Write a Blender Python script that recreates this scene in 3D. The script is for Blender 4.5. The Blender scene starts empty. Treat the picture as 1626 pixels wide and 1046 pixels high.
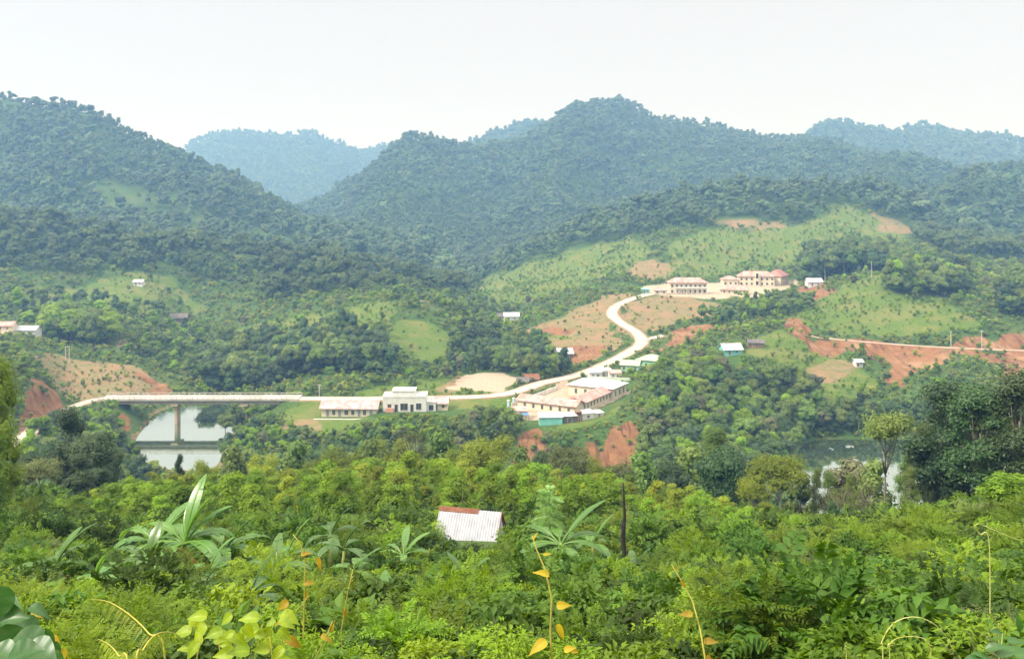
import bpy, math, random
import numpy as np
from mathutils import Vector, Matrix
random.seed(7); RNG = np.random.default_rng(7)
SC = bpy.context.scene
COL = SC.collection
# ------------------------------------------------------------------ camera
F, CX, HZ, HC = 1400.0, 813.0, 340.0, 78.0      # focal (px of a 1626 wide frame), centre column, horizon row, eye height
cam = bpy.data.cameras.new('camera'); cam_o = bpy.data.objects.new('camera', cam); COL.objects.link(cam_o)
cam_o.location = (0, 0, HC); cam_o.rotation_euler = (math.pi/2, 0, 0)
cam.sensor_width = 36.0; cam.lens = 36.0*F/1626.0; cam.shift_y = -(523.0-HZ)/1626.0
cam.clip_start = 0.1; cam.clip_end = 12000
SC.camera = cam_o
# ------------------------------------------------------------------ world and sun
SUN_DIR = Vector((-0.66, -0.30, 0.74)).normalized()
SUN_EL = math.asin(SUN_DIR.z); SUN_AZ = math.atan2(SUN_DIR.x, SUN_DIR.y)
W = bpy.data.worlds.new('World'); SC.world = W; W.use_nodes = True
nt = W.node_tree; nt.nodes.clear()
out = nt.nodes.new('ShaderNodeOutputWorld')
sky = nt.nodes.new('ShaderNodeTexSky'); sky.sky_type = 'NISHITA'; sky.sun_disc = False
sky.sun_elevation = SUN_EL; sky.sun_rotation = SUN_AZ
bg1 = nt.nodes.new('ShaderNodeBackground'); bg1.inputs[1].default_value = 0.10
nt.links.new(sky.outputs[0], bg1.inputs[0])
tc = nt.nodes.new('ShaderNodeTexCoord'); sp = nt.nodes.new('ShaderNodeSeparateXYZ')
nt.links.new(tc.outputs['Generated'], sp.inputs[0])
mr = nt.nodes.new('ShaderNodeMapRange'); mr.interpolation_type = 'SMOOTHSTEP'
mr.inputs[1].default_value = 0.34; mr.inputs[2].default_value = 0.85
mr.inputs[3].default_value = 1.0; mr.inputs[4].default_value = 4.1       # overcast sky: brighter towards the zenith
nt.links.new(sp.outputs[2], mr.inputs[0])
bg2 = nt.nodes.new('ShaderNodeBackground'); bg2.inputs[0].default_value = (1.0, 0.955, 0.915, 1)
SKYM = nt.nodes.new('ShaderNodeMath'); SKYM.operation = 'MULTIPLY'; SKYM.inputs[1].default_value = 0.672
nt.links.new(mr.outputs[0], SKYM.inputs[0]); nt.links.new(SKYM.outputs[0], bg2.inputs[1])
mx = nt.nodes.new('ShaderNodeMixShader'); mx.inputs[0].default_value = 0.9     # nine tenths thin cloud
nt.links.new(bg1.outputs[0], mx.inputs[1]); nt.links.new(bg2.outputs[0], mx.inputs[2]); nt.links.new(mx.outputs[0], out.inputs[0])
sun = bpy.data.lights.new('sun', 'SUN'); sun.energy = 3.7; sun.angle = math.radians(10); sun.color = (1.0, 0.95, 0.86)
sun_o = bpy.data.objects.new('sun', sun); COL.objects.link(sun_o); sun_o.rotation_euler = SUN_DIR.to_track_quat('Z', 'Y').to_euler()
sun_o.location = (-60, -40, 300)
SC.view_settings.view_transform = 'Standard'; SC.view_settings.look = 'None'
SC.view_settings.exposure = 0.45; SC.view_settings.gamma = 1.0
SC.render.engine = 'CYCLES'
cy = SC.cycles
cy.max_bounces = 6; cy.diffuse_bounces = 3; cy.glossy_bounces = 2; cy.transmission_bounces = 3; cy.volume_bounces = 0
cy.transparent_max_bounces = 4; cy.use_denoising = True; cy.caustics_reflective = False; cy.caustics_refractive = False
try: cy.denoising_prefilter = 'ACCURATE'
except Exception: pass

# ------------------------------------------------------------------ helpers
def tag(o, label=None, cat=None, group=None, kind=None):
    if label: o['label'] = label
    if cat: o['category'] = cat
    if group: o['group'] = group
    if kind: o['kind'] = kind
    return o
def empty(name, loc, rz=0.0):
    o = bpy.data.objects.new(name, None); COL.objects.link(o); o.location = loc; o.rotation_euler = (0, 0, rz)
    o.empty_display_size = 0.3
    return o
def link(name, me, parent=None, loc=None):
    o = bpy.data.objects.new(name, me); COL.objects.link(o)
    if parent: o.parent = parent
    if loc is not None: o.location = loc
    return o
def mesh_np(name, V, Fc, mats, attrs=None, mi=None, normals=None, smooth=False):
    """V (n,3); Fc an (m,4) or (m,3) int array, or a list of such arrays"""
    if not isinstance(Fc, list): Fc = [Fc]
    Fc = [f for f in Fc if len(f)]
    me = bpy.data.meshes.new(name)
    me.vertices.add(len(V)); me.vertices.foreach_set('co', np.asarray(V, np.float32).ravel())
    tot = np.concatenate([np.full(len(f), f.shape[1], np.int32) for f in Fc])
    idx = np.concatenate([f.ravel() for f in Fc]).astype(np.int32)
    me.loops.add(len(idx)); me.loops.foreach_set('vertex_index', idx)
    me.polygons.add(len(tot)); st = np.concatenate([[0], np.cumsum(tot)[:-1]]).astype(np.int32)
    me.polygons.foreach_set('loop_start', st); me.polygons.foreach_set('loop_total', tot)
    if mi is not None: me.polygons.foreach_set('material_index', np.asarray(mi, np.int32))
    if smooth: me.polygons.foreach_set('use_smooth', np.ones(len(tot), bool))
    for m in (mats if isinstance(mats, (list, tuple)) else [mats]): me.materials.append(m)
    for k, a in (attrs or {}).items():
        at = me.attributes.new(k, 'FLOAT', 'POINT'); at.data.foreach_set('value', np.asarray(a, np.float32))
    me.update(calc_edges=True)
    if normals is not None:
        me.polygons.foreach_set('use_smooth', np.ones(len(tot), bool))
        me.normals_split_custom_set_from_vertices([tuple(n) for n in normals])
    return me
class MB:
    """collects boxes, prisms and tubes and builds them as one mesh"""
    def __init__(s): s.v = []; s.f = []
    def add(s, vs, fs):
        b = len(s.v); s.v += [tuple(v) for v in vs]; s.f += [tuple(i+b for i in f) for f in fs]
    def box(s, x0, x1, y0, y1, z0, z1):
        s.add([(x0,y0,z0),(x1,y0,z0),(x1,y1,z0),(x0,y1,z0),(x0,y0,z1),(x1,y0,z1),(x1,y1,z1),(x0,y1,z1)],
              [(0,3,2,1),(4,5,6,7),(0,1,5,4),(1,2,6,5),(2,3,7,6),(3,0,4,7)])
    def tube(s, pts, rad, n=6, cap=True):
        pts = [Vector(p) for p in pts]
        if not isinstance(rad, (list, tuple)): rad = [rad]*len(pts)
        b = len(s.v); prev = None
        for i, p in enumerate(pts):
            d = (pts[min(i+1, len(pts)-1)]-pts[max(i-1, 0)]).normalized()
            a = Vector((1,0,0)) if abs(d.x) < .8 else Vector((0,1,0))
            if prev is not None: a = prev
            e1 = (a-d*a.dot(d)).normalized(); e2 = d.cross(e1); prev = e1
            for k in range(n):
                t = 2*math.pi*k/n; s.v.append(tuple(p+(e1*math.cos(t)+e2*math.sin(t))*rad[i]))
        for i in range(len(pts)-1):
            for k in range(n):
                k2 = (k+1) % n; s.f.append((b+i*n+k, b+i*n+k2, b+(i+1)*n+k2, b+(i+1)*n+k))
        if cap:
            s.f.append(tuple(b+k for k in reversed(range(n)))); s.f.append(tuple(b+(len(pts)-1)*n+k for k in range(n)))
    def build(s, name, mat, parent=None, loc=None, smooth=False):
        me = bpy.data.meshes.new(name); me.from_pydata(s.v, [], s.f); me.materials.append(mat); me.update()
        if smooth:
            for p in me.polygons: p.use_smooth = True
        return link(name, me, parent, loc)
def copy_tree(o, parent=None):
    c = o.copy(); COL.objects.link(c)
    if parent: c.parent = parent
    for ch in list(o.children): copy_tree(ch, c)
    return c
# ------------------------------------------------------------------ value noise
def _h(i, j, s):
    n = (i*374761393 + j*668265263 + s*974711) & 0x7fffffff
    n = ((n ^ (n >> 13))*1274126177) & 0x7fffffff
    return ((n ^ (n >> 16)) & 0xffff)/65535.0
def vnoise(x, y, s=0):
    x = np.asarray(x, float); y = np.asarray(y, float)
    i = np.floor(x).astype(np.int64); j = np.floor(y).astype(np.int64)
    u = x-i; v = y-j; u = u*u*(3-2*u); v = v*v*(3-2*v)
    return (_h(i,j,s)*(1-u)+_h(i+1,j,s)*u)*(1-v)+(_h(i,j+1,s)*(1-u)+_h(i+1,j+1,s)*u)*v
def fbm(x, y, s=0, o=4):
    t = 0; a = .5
    for k in range(o): t = t+a*(vnoise(x*2**k, y*2**k, s+k*17)-.5)*2; a *= .5
    return t
def sstep(a, b, x):
    t = np.clip((x-a)/(b-a), 0, 1); return t*t*(3-2*t)
def inpoly(px, py, poly):
    c = np.zeros(np.shape(px), bool); n = len(poly)
    for i in range(n):
        x0, y0 = poly[i]; x1, y1 = poly[(i+1) % n]
        if y0 == y1: continue
        c ^= ((y0 > py) != (y1 > py)) & (px < (x1-x0)*(py-y0)/(y1-y0)+x0)
    return c
# ------------------------------------------------------------------ materials
def newmat(name):
    m = bpy.data.materials.new(name); m.use_nodes = True; t = m.node_tree; t.nodes.clear()
    o = t.nodes.new('ShaderNodeOutputMaterial'); return m, t, o
def N(t, k, **kw):
    n = t.nodes.new(k)
    for a, b in kw.items(): setattr(n, a, b)
    return n
def rgb(c): return (c[0], c[1], c[2], 1)
def mixc(t, f, a, b, mode='MIX'):
    n = N(t, 'ShaderNodeMix', data_type='RGBA', blend_type=mode)
    for sock, v in ((n.inputs[0], f), (n.inputs[6], a), (n.inputs[7], b)):
        if hasattr(v, 'is_linked') or hasattr(v, 'links'): t.links.new(v, sock)
        elif isinstance(v, (int, float)): sock.default_value = v
        else: sock.default_value = rgb(v)
    return n.outputs[2]
def ramp(t, x, lo, hi, a=0.0, b=1.0):
    n = N(t, 'ShaderNodeMapRange'); n.interpolation_type = 'SMOOTHSTEP'
    t.links.new(x, n.inputs[0])
    for i, v in zip((1,2,3,4), (lo,hi,a,b)): n.inputs[i].default_value = v
    return n.outputs[0]
def noise(t, scale, detail=4, rough=.55, vec=None, co='Object'):
    n = N(t, 'ShaderNodeTexNoise'); n.inputs['Scale'].default_value = scale; n.inputs['Detail'].default_value = detail; n.inputs['Roughness'].default_value = rough
    if vec is None:
        c = N(t, 'ShaderNodeTexCoord'); vec = c.outputs[co]
    t.links.new(vec, n.inputs['Vector']); return n.outputs[0]
def solid(name, c, c2=None, rough=.7, scale=1.5, bump=0.0, spec=.3, metal=0.0, lo=.35, hi=.7, co='Object'):
    m, t, o = newmat(name); p = N(t, 'ShaderNodeBsdfPrincipled'); p.inputs['Roughness'].default_value = rough
    p.inputs['Specular IOR Level'].default_value = spec; p.inputs['Metallic'].default_value = metal
    c2 = c2 or tuple(x*.75 for x in c)
    n = noise(t, scale, 5, co=co); t.links.new(mixc(t, ramp(t, n, lo, hi), c, c2), p.inputs['Base Color'])
    if bump:
        b = N(t, 'ShaderNodeBump'); b.inputs['Strength'].default_value = bump; t.links.new(noise(t, scale*6, 4, co=co), b.inputs['Height']); t.links.new(b.outputs[0], p.inputs['Normal'])
    t.links.new(p.outputs[0], o.inputs[0]); return m
def leafmat(name, c1, c2, c3, rough=.5, spec=.35, trans=.3, tcol=1.25, amt=.7, spots=None, patch=None):
    """leaf colour: c1..c2 by the leaf's own tint, towards c3 by a random value of the whole plant"""
    m, t, o = newmat(name)
    a = N(t, 'ShaderNodeAttribute'); a.attribute_name = 'tint'
    oi = N(t, 'ShaderNodeObjectInfo')
    col = mixc(t, a.outputs['Fac'], c1, c2)
    r = N(t, 'ShaderNodeMath', operation='MULTIPLY'); t.links.new(oi.outputs['Random'], r.inputs[0]); r.inputs[1].default_value = amt
    col = mixc(t, r.outputs[0], col, c3)
    # a second, uncorrelated random per plant: its depth of colour
    w = N(t, 'ShaderNodeTexWhiteNoise', noise_dimensions='1D'); t.links.new(oi.outputs['Random'], w.inputs['W'])
    v = ramp(t, w.outputs[0], 0, 1, .66, 1.32)
    hs = N(t, 'ShaderNodeHueSaturation'); t.links.new(col, hs.inputs['Color']); t.links.new(v, hs.inputs['Value']); col = hs.outputs[0]
    if patch:                     # stands of another kind of tree: broad patches over the land
        g_ = N(t, 'ShaderNodeNewGeometry'); col = mixc(t, ramp(t, noise(t, patch[0], 3, .6, g_.outputs['Position']), .42, .62, 0, patch[2]), col, patch[1])
    if spots:
        col = mixc(t, ramp(t, noise(t, spots[0], 4, .7), .60, .72), col, spots[1]); col = mixc(t, ramp(t, noise(t, spots[0]*.3, 3), .40, .65, 0, .5), col, spots[2])
    p = N(t, 'ShaderNodeBsdfPrincipled'); p.inputs['Roughness'].default_value = rough; p.inputs['Specular IOR Level'].default_value = spec
    t.links.new(col, p.inputs['Base Color'])
    if trans:
        tr = N(t, 'ShaderNodeBsdfTranslucent'); g = N(t, 'ShaderNodeHueSaturation'); g.inputs['Value'].default_value = tcol; g.inputs['Saturation'].default_value = 1.1; g.inputs['Hue'].default_value = .49
        t.links.new(col, g.inputs['Color']); t.links.new(g.outputs[0], tr.inputs[0])
        ms = N(t, 'ShaderNodeMixShader'); ms.inputs[0].default_value = trans
        t.links.new(p.outputs[0], ms.inputs[1]); t.links.new(tr.outputs[0], ms.inputs[2]); t.links.new(ms.outputs[0], o.inputs[0])
    else: t.links.new(p.outputs[0], o.inputs[0])
    return m
# ------------------------------------------------------------------ terrain: ground heights, column by column
HEAD = [(-40, 14.0), (-8, 1.2), (0, -1.75), (3, -2.8), (8, -4.15), (16, -7.7)]          # (depth, height relative to the eye) under the camera
COLS = {   # screen column -> (depth, row of the bare ground)
 -300: [(30,940),(42,890),(60,835),(90,800),(120,790),(150,780),(200,740),(225,700),(245,660),(290,600),(340,555),(390,526),(430,515),(480,490),(560,425),(650,345)],
 0: [(30,940),(42,890),(60,835),(90,800),(120,790),(150,790),(190,770),(225,725),(235,712),(245,695),(262,640),(290,600),(340,560),(390,527),(430,520),(480,500),(560,440),(650,357)],
 60: [(30,942),(42,892),(60,842),(90,803),(120,790),(150,795),(190,780),(240,725),(258,688),(266,676),(276,650),(290,610),(310,592),(350,575),(390,550),(430,532),(480,505),(560,448),(650,360)],
 100: [(30,943),(42,894),(60,846),(90,806),(120,790),(150,800),(190,790),(240,742),(270,692),(285,668),(293,656),(305,646),(330,634),(350,622),(365,606),(390,575),(420,552),(450,540),(500,500),(560,455),(650,367)],
 200: [(30,945),(42,895),(60,850),(90,808),(120,795),(150,815),(190,812),(235,778),(256,750),(272,734),(300,702),(312,682),(322,655),(330,640),(335,634),(350,622),(370,603),(395,575),(430,550),(470,525),(520,495),(570,455),(650,384)],
 240: [(30,945),(42,895),(60,850),(90,808),(120,795),(150,820),(190,815),(235,785),(256,756),(267,747),(276,742),(300,714),(325,690),(340,668),(350,648),(362,622),(380,604),(400,580),(430,558),(470,530),(520,505),(570,458),(650,387)],
 300: [(30,945),(42,895),(60,850),(90,810),(120,800),(150,830),(190,825),(225,792),(255,760),(266,750),(275,744),(330,686),(362,652),(371,636),(380,621),(395,608),(410,597),(440,575),(470,550),(500,530),(520,522),(545,516),(560,505),(600,460),(650,394)],
 338: [(30,945),(42,895),(60,850),(90,810),(120,800),(150,830),(190,825),(225,792),(255,760),(266,750),(275,744),(330,686),(362,652),(371,636),(380,621),(395,608),(410,597),(440,575),(470,550),(500,530),(520,522),(545,516),(560,505),(600,460),(650,394)],
 378: [(30,945),(42,895),(60,850),(90,812),(120,800),(150,833),(190,828),(222,796),(250,768),(262,752),(268,738),(285,712),(310,688),(330,672),(350,652),(370,636),(380,622),(410,598),(440,572),(475,543),(510,520),(540,510),(560,498),(600,458),(650,399)],
 410: [(30,945),(42,895),(60,850),(90,812),(120,800),(150,835),(190,830),(220,800),(245,772),(262,748),(270,724),(285,700),(310,674),(325,657),(345,644),(365,633),(378,624),(390,612),(410,596),(440,570),(480,535),(520,512),(560,490),(600,455),(650,405)],
 500: [(30,945),(42,895),(60,850),(90,810),(120,800),(150,835),(200,822),(230,806),(250,784),(265,757),(275,724),(290,698),(303,670),(312,662),(322,648),(328,634),(338,628),(350,619),(365,605),(390,585),(420,565),(460,530),(500,500),(540,478),(590,450),(650,418)],
 600: [(30,945),(42,895),(60,850),(90,805),(120,795),(150,835),(200,822),(230,806),(250,780),(262,730),(275,690),(288,668),(298,664),(312,655),(324,644),(329,634),(340,628),(360,612),(385,588),(410,560),(440,515),(465,485),(500,478),(560,465),(600,450),(650,432)],
 660: [(30,945),(42,895),(60,850),(90,805),(120,795),(150,835),(200,822),(230,806),(250,780),(262,726),(275,684),(288,664),(300,661),(314,652),(329,633),(342,625),(365,608),(395,586),(418,572),(430,555),(445,525),(458,506),(470,498),(490,480),(505,476),(560,475),(600,460),(650,440)],
 700: [(30,945),(42,895),(60,850),(90,805),(120,795),(150,835),(200,822),(230,808),(250,782),(262,730),(275,692),(290,668),(305,660),(318,650),(329,633),(345,622),(370,605),(400,584),(420,570),(440,540),(460,510),(485,484),(510,480),(545,490),(600,475),(650,450)],
 760: [(30,945),(42,895),(60,850),(90,808),(120,798),(150,832),(200,822),(232,808),(251,782),(264,728),(278,692),(295,668),(312,656),(331,632),(345,625),(365,611),(395,590),(425,570),(450,548),(480,525),(520,510),(560,500),(600,488),(650,468)],
 800: [(30,945),(42,895),(60,852),(90,812),(120,802),(150,830),(200,822),(235,806),(252,780),(265,732),(280,692),(300,670),(320,650),(335,634),(345,626),(360,614),(385,597),(420,575),(460,550),(500,530),(540,512),(580,496),(650,468)],
 900: [(30,945),(42,893),(60,852),(90,815),(120,808),(150,830),(200,822),(235,806),(250,784),(264,758),(272,712),(282,682),(300,664),(320,646),(340,630),(360,606),(385,590),(410,570),(440,545),(470,525),(500,505),(540,485),(580,470),(650,440)],
 1000: [(30,945),(42,892),(60,855),(90,825),(120,820),(150,838),(200,830),(235,808),(250,782),(266,756),(276,712),(288,672),(300,655),(320,637),(345,612),(370,590),(395,570),(420,550),(450,530),(480,505),(510,485),(535,465),(570,462),(600,448),(650,425)],
 1100: [(30,945),(42,890),(60,858),(90,835),(120,835),(150,850),(200,850),(215,838),(225,813),(240,784),(255,752),(270,728),(288,700),(305,662),(325,620),(350,590),(380,562),(400,552),(430,536),(450,525),(480,508),(510,488),(530,472),(545,466),(590,461),(620,440),(650,425)],
 1200: [(30,945),(42,890),(60,862),(90,846),(120,850),(150,860),(190,866),(210,848),(225,815),(245,774),(265,738),(285,708),(300,692),(314,670),(330,630),(350,590),(370,560),(385,545),(400,535),(430,515),(460,500),(500,485),(530,470),(550,464),(575,455),(610,453),(650,425)],
 1250: [(30,943),(42,888),(60,860),(90,847),(120,853),(150,862),(190,868),(210,850),(225,818),(250,768),(280,722),(299,698),(307,686),(315,670),(330,640),(352,600),(375,560),(392,530),(405,518),(420,512),(440,505),(465,492),(500,480),(530,470),(555,462),(575,455),(610,452),(650,420)],
 1300: [(30,942),(42,887),(60,858),(90,847),(120,854),(150,862),(190,870),(210,864),(225,842),(285,736),(300,713),(308,693),(316,662),(335,630),(360,595),(385,562),(400,541),(410,535),(420,520),(450,495),(480,475),(520,458),(560,445),(600,430),(650,412)],
 1400: [(30,938),(42,885),(60,855),(90,846),(120,854),(150,862),(190,870),(210,864),(225,842),(285,736),(300,713),(308,693),(318,664),(335,640),(352,618),(368,596),(390,558),(398,548),(408,543),(416,527),(440,490),(465,455),(485,437),(510,430),(545,437),(580,430),(650,400)],
 1500: [(30,930),(42,875),(60,840),(90,825),(120,835),(150,848),(190,850),(212,850),(230,828),(270,756),(296,716),(306,694),(320,658),(345,615),(365,580),(380,562),(392,553),(402,548),(412,525),(435,490),(460,472),(490,457),(530,445),(580,430),(650,402)],
 1626: [(30,915),(42,850),(60,808),(90,790),(120,790),(150,800),(185,800),(230,780),(270,738),(290,705),(310,668),(340,620),(365,588),(380,568),(392,558),(402,554),(412,530),(430,500),(460,475),(500,455),(560,437),(600,428),(650,412)],
 1950: [(30,890),(42,820),(60,780),(90,770),(120,770),(150,780),(185,780),(230,750),(270,710),(290,685),(310,655),(340,615),(365,585),(380,570),(392,563),(402,559),(412,530),(430,500),(460,470),(500,445),(560,425),(600,412),(650,400)],
}
LAYERS = [   # (depth, {column: row}) for the mountains
 (740, {0:390,100:395,200:405,300:412,400:420,500:428,600:440,700:455,760:468,800:455,850:440,900:430,1000:395,1100:375,1200:365,1300:360,1400:370,1500:385,1626:395}),
 (850, {-300:320,0:338,100:345,200:352,300:362,400:378,500:392,600:405,700:432,745:445,790:418,830:402,870:388,900:377,940:357,975:347,1000:345,1040:334,1100:320,1160:310,1250:305,1300:301,1350:305,1400:316,1440:332,1500:362,1560:388,1626:410}),
 (950, {-300:255,0:285,100:268,200:286,300:305,400:338,500:365,600:388,700:412,740:424,800:418,900:395,1000:375,1100:352,1200:335,1300:330,1400:340,1450:335,1500:330,1560:312,1626:292,1800:280}),
 (1080, {-300:120,-100:140,0:158,40:171,75:171,100:167,150:172,165:177,190:192,215:206,260:226,310:247,360:270,400:294,440:319,480:345,500:358,550:372,600:376,650:374,700:376,740:382,800:386,900:372,1000:352,1100:335,1200:320,1300:318,1400:322,1440:316,1480:312,1520:303,1560:290,1600:283,1626:281,1800:270}),
 (1180, {-300:220,0:232,100:238,200:258,300:285,400:315,480:345,520:350,550:348,600:338,650:328,700:335,760:345,800:352,900:338,1000:325,1100:312,1200:308,1300:305,1400:298,1500:300,1626:310}),
 (1320, {-300:300,0:300,300:325,400:325,500:330,530:318,560:302,600:280,640:263,680:257,705:262,730:275,760:290,800:298,840:285,880:265,920:258,960:262,1000:275,1040:295,1070:302,1100:294,1150:282,1200:276,1300:266,1350:258,1400:247,1430:243,1470:244,1510:252,1550:270,1600:282,1626:288}),
 (1460, {-300:330,0:330,400:340,500:330,535:308,560:290,590:266,615:247,640:231,660:226,700:224,730:228,750:230,775:234,800:236,840:236,870:222,900:212,930:208,960:213,1000:222,1050:225,1100:222,1160:227,1230:231,1300:240,1400:262,1500:275,1626:292}),
 (1620, {-300:340,0:340,500:345,600:295,700:262,760:248,800:236,830:222,850:208,870:201,890:190,905:179,920:173,940:170,955:175,968:177,980:173,1000:172,1020:177,1050:181,1075:185,1100:193,1130:204,1160:211,1200:217,1250:219,1280:222,1310:232,1360:252,1450:272,1626:300}),
 (1800, {0:360,500:355,700:310,900:260,1000:255,1200:265,1300:275,1626:295}),
 (2250, {-300:360,0:360,600:335,700:270,740:246,770:228,800:215,825:207,850:203,870:210,900:226,1000:250,1200:262,1260:240,1285:216,1305:206,1325:200,1350:206,1375:213,1410:215,1440:213,1470:213,1500:218,1530:224,1560:225,1590:231,1626:234,1700:232,1900:240}),
 (2500, {0:380,600:350,800:290,1000:300,1300:280,1626:290}),
 (2950, {-300:300,0:320,200:290,270:262,300:238,320:227,345:220,370:214,400:211,420:208,440:212,460:217,480:218,490:213,503:214,510:222,530:225,560:224,600:223,615:225,640:240,700:270,800:300,1626:320}),
 (3300, {0:370,1626:370}),
]
ROWS = np.concatenate([np.arange(-40,0,4.0), np.arange(0,30,.75), np.arange(30,200,1.6), np.arange(200,480,2.0), np.arange(480,720,4.0), np.arange(720,1200,8.0), np.arange(1200,1700,10.0), np.arange(1700,3301,25.0)])
PXG = np.arange(-520, 2147, 6.5); UG = (PXG-CX)/F
def DP(D): return np.where(D > 0, D+6.0, 6.0-D*.5)
def zo(z, D): return z+22.4-.067857*D       # height of something read off at depth D, taken to this eye height
zrel = lambda D, py: HC-(py-HZ)*D/F
def build_z():
    kp = sorted(COLS); Z = []
    for k in kp:
        d = [a for a, b in HEAD]; z = [HC+b for a, b in HEAD]
        for D, py in COLS[k]: d.append(D); z.append(zrel(D, py))
        Z.append(np.interp(ROWS, d, z))
    Z = np.array(Z)                                     # keys x rows
    Dm = np.maximum(ROWS, 1.0)
    X = UG[:,None]*DP(ROWS)[None,:]
    PX = CX+F*X/Dm[None,:]
    out = np.zeros_like(X)
    # mountain layers: height along each layer as a function of the column
    lay = [(650, np.array([zrel(650, COLS[k][-1][1]) for k in kp]), np.array(kp, float))]
    for D, t in LAYERS:
        ks = np.array(sorted(t), float); lay.append((D, np.array([zrel(D, t[int(k)]) for k in ks]), ks))
    ld = np.array([l[0] for l in lay])
    for r, D in enumerate(ROWS):
        px = PX[:,r]
        if D <= 650: out[:,r] = np.interp(px, kp, Z[:,r])
        else:
            i = min(np.searchsorted(ld, D, 'right')-1, len(ld)-2); f = (D-ld[i])/(ld[i+1]-ld[i])
            za = np.interp(px, lay[i][2], lay[i][1]); zb = np.interp(px, lay[i+1][2], lay[i+1][1])
            f = f*.5+(f*f*(3-2*f))*.5
            out[:,r] = za*(1-f)+zb*f
    return X, PX, out
def gsm(A, s, ax):
    k = int(3*s)+1; w = np.exp(-.5*(np.arange(-k,k+1)/s)**2); w /= w.sum()
    P = np.pad(A, [(k,k) if a == ax else (0,0) for a in (0,1)], mode='edge')
    return sum(w[i]*np.take(P, np.arange(i, i+A.shape[ax]), axis=ax) for i in range(2*k+1))
def seg_dist(X, Y, pts):
    """distance to a polyline, and the polyline's height at the closest point"""
    best = np.full(X.shape, 1e9); hz = np.zeros(X.shape)
    for a, b in zip(pts[:-1], pts[1:]):
        dx, dy = b[0]-a[0], b[1]-a[1]; L = dx*dx+dy*dy+1e-9
        t = np.clip(((X-a[0])*dx+(Y-a[1])*dy)/L, 0, 1)
        d = np.hypot(X-a[0]-t*dx, Y-a[1]-t*dy); m = d < best
        best = np.where(m, d, best); hz = np.where(m, a[2]+t*(b[2]-a[2]), hz)
    return best, hz
TX, TPX, TZ = build_z()
TY = np.repeat(ROWS[None,:], len(UG), 0)
s1 = gsm(gsm(TZ, 3.0, 0), 1.6, 1); s2 = gsm(gsm(TZ, 1.0, 0), 0.8, 1)
w = sstep(700, 950, ROWS)[None,:]
TZ = s1*(1-w)+s2*w
# relief the columns do not give: hummocks near by, spurs and gullies on the mountains
amp = np.interp(ROWS, [0,20,120,260,400,640,900,1400,3000], [.1,.35,.6,.7,1.2,2.5,5,9,14])[None,:]
TZ = TZ+amp*fbm(TX/55, TY/55, 3)
rid = (1-np.abs(fbm(TX/240+.5*fbm(TX/160, TY/160, 9), TY/420, 21, 3))*2.4)
TZ = TZ+rid*np.interp(ROWS, [0,600,800,1000,1400,2000,3000], [0,0,8,17,26,28,34])[None,:]*sstep(640,900,ROWS)[None,:]*.9
TZ = TZ-np.interp(ROWS, [0,640,1000,1400,2000,3000], [0,0,10,16,20,26])[None,:]*.7
for pts, h_, w_ in (([(965,1620),(905,1450),(850,1270),(830,1120)],46,75),([(705,1450),(665,1310),(640,1160)],38,60),([(1000,1600),(1045,1430),(1090,1270)],40,70),([(800,1500),(765,1340),(735,1190)],36,60),
  ([(1180,1580),(1160,1420),(1140,1270)],38,70),([(1310,1580),(1290,1400),(1270,1250)],34,70),([(640,1450),(590,1310),(560,1180)],34,55),([(100,1080),(150,970),(215,850)],30,48),([(215,1075),(285,960),(350,850)],30,45),
  ([(0,1080),(35,970),(60,850)],30,48),([(335,1070),(400,970),(445,880)],24,40),([(1440,1320),(1410,1180),(1390,1050)],26,50),([(1560,1090),(1540,980),(1520,880)],22,45),([(330,2950),(380,2700),(420,2500)],60,120),([(480,2950),(500,2700),(520,2450)],60,120)):
    q = [((a-CX)/F*D, D, float(i)) for i, (a, D) in enumerate(pts)]; d_, t_ = seg_dist(TX, TY, q); t_ = t_/(len(pts)-1)
    TZ = TZ+1.45*h_*(np.exp(-(d_/w_)**2)-.55*np.exp(-(d_/(2.1*w_))**2))*np.sin(np.pi*np.clip(t_*.93+.07,0,1))**.8*(TY > 640)
# the river bed stays under water
RB = sstep(-.2, -1.2, TZ)*(TY > 205)*(TY < 385)
TZ = TZ-RB*1.0
def P(px, D, z=None, py=None):
    """a world point at a column, a depth and a height (or row)"""
    if z is None: z = zrel(D, py)
    return ((px-CX)/F*D, D, z)
def terr(x, y):
    x = np.asarray(x, float); y = np.asarray(y, float)
    u = x/DP(y); i = np.clip((u-UG[0])/(UG[1]-UG[0]), 0, len(UG)-1.001); i0 = i.astype(int); fi = i-i0
    j = np.clip(np.interp(y, ROWS, np.arange(len(ROWS))), 0, len(ROWS)-1.001); j0 = j.astype(int); fj = j-j0
    return (TZ[i0,j0]*(1-fi)+TZ[i0+1,j0]*fi)*(1-fj)+(TZ[i0,j0+1]*(1-fi)+TZ[i0+1,j0+1]*fi)*fj
def smooth_line(pts, n=8):
    P_ = [Vector(p) for p in pts]; o = []
    for i in range(len(P_)-1):
        p0, p1, p2, p3 = P_[max(i-1,0)], P_[i], P_[i+1], P_[min(i+2,len(P_)-1)]
        for k in range(n):
            t = k/n
            o.append(.5*((2*p1)+(p2-p0)*t+(2*p0-5*p1+4*p2-p3)*t*t+(3*p1-p0-3*p2+p3)*t*t*t))
    o.append(P_[-1]); return o
def grade(pts, half, blend):
    global TZ
    d, h = seg_dist(TX, TY, pts); w = 1-sstep(half, half+blend, d)
    TZ = TZ*(1-w)+h*w
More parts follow.
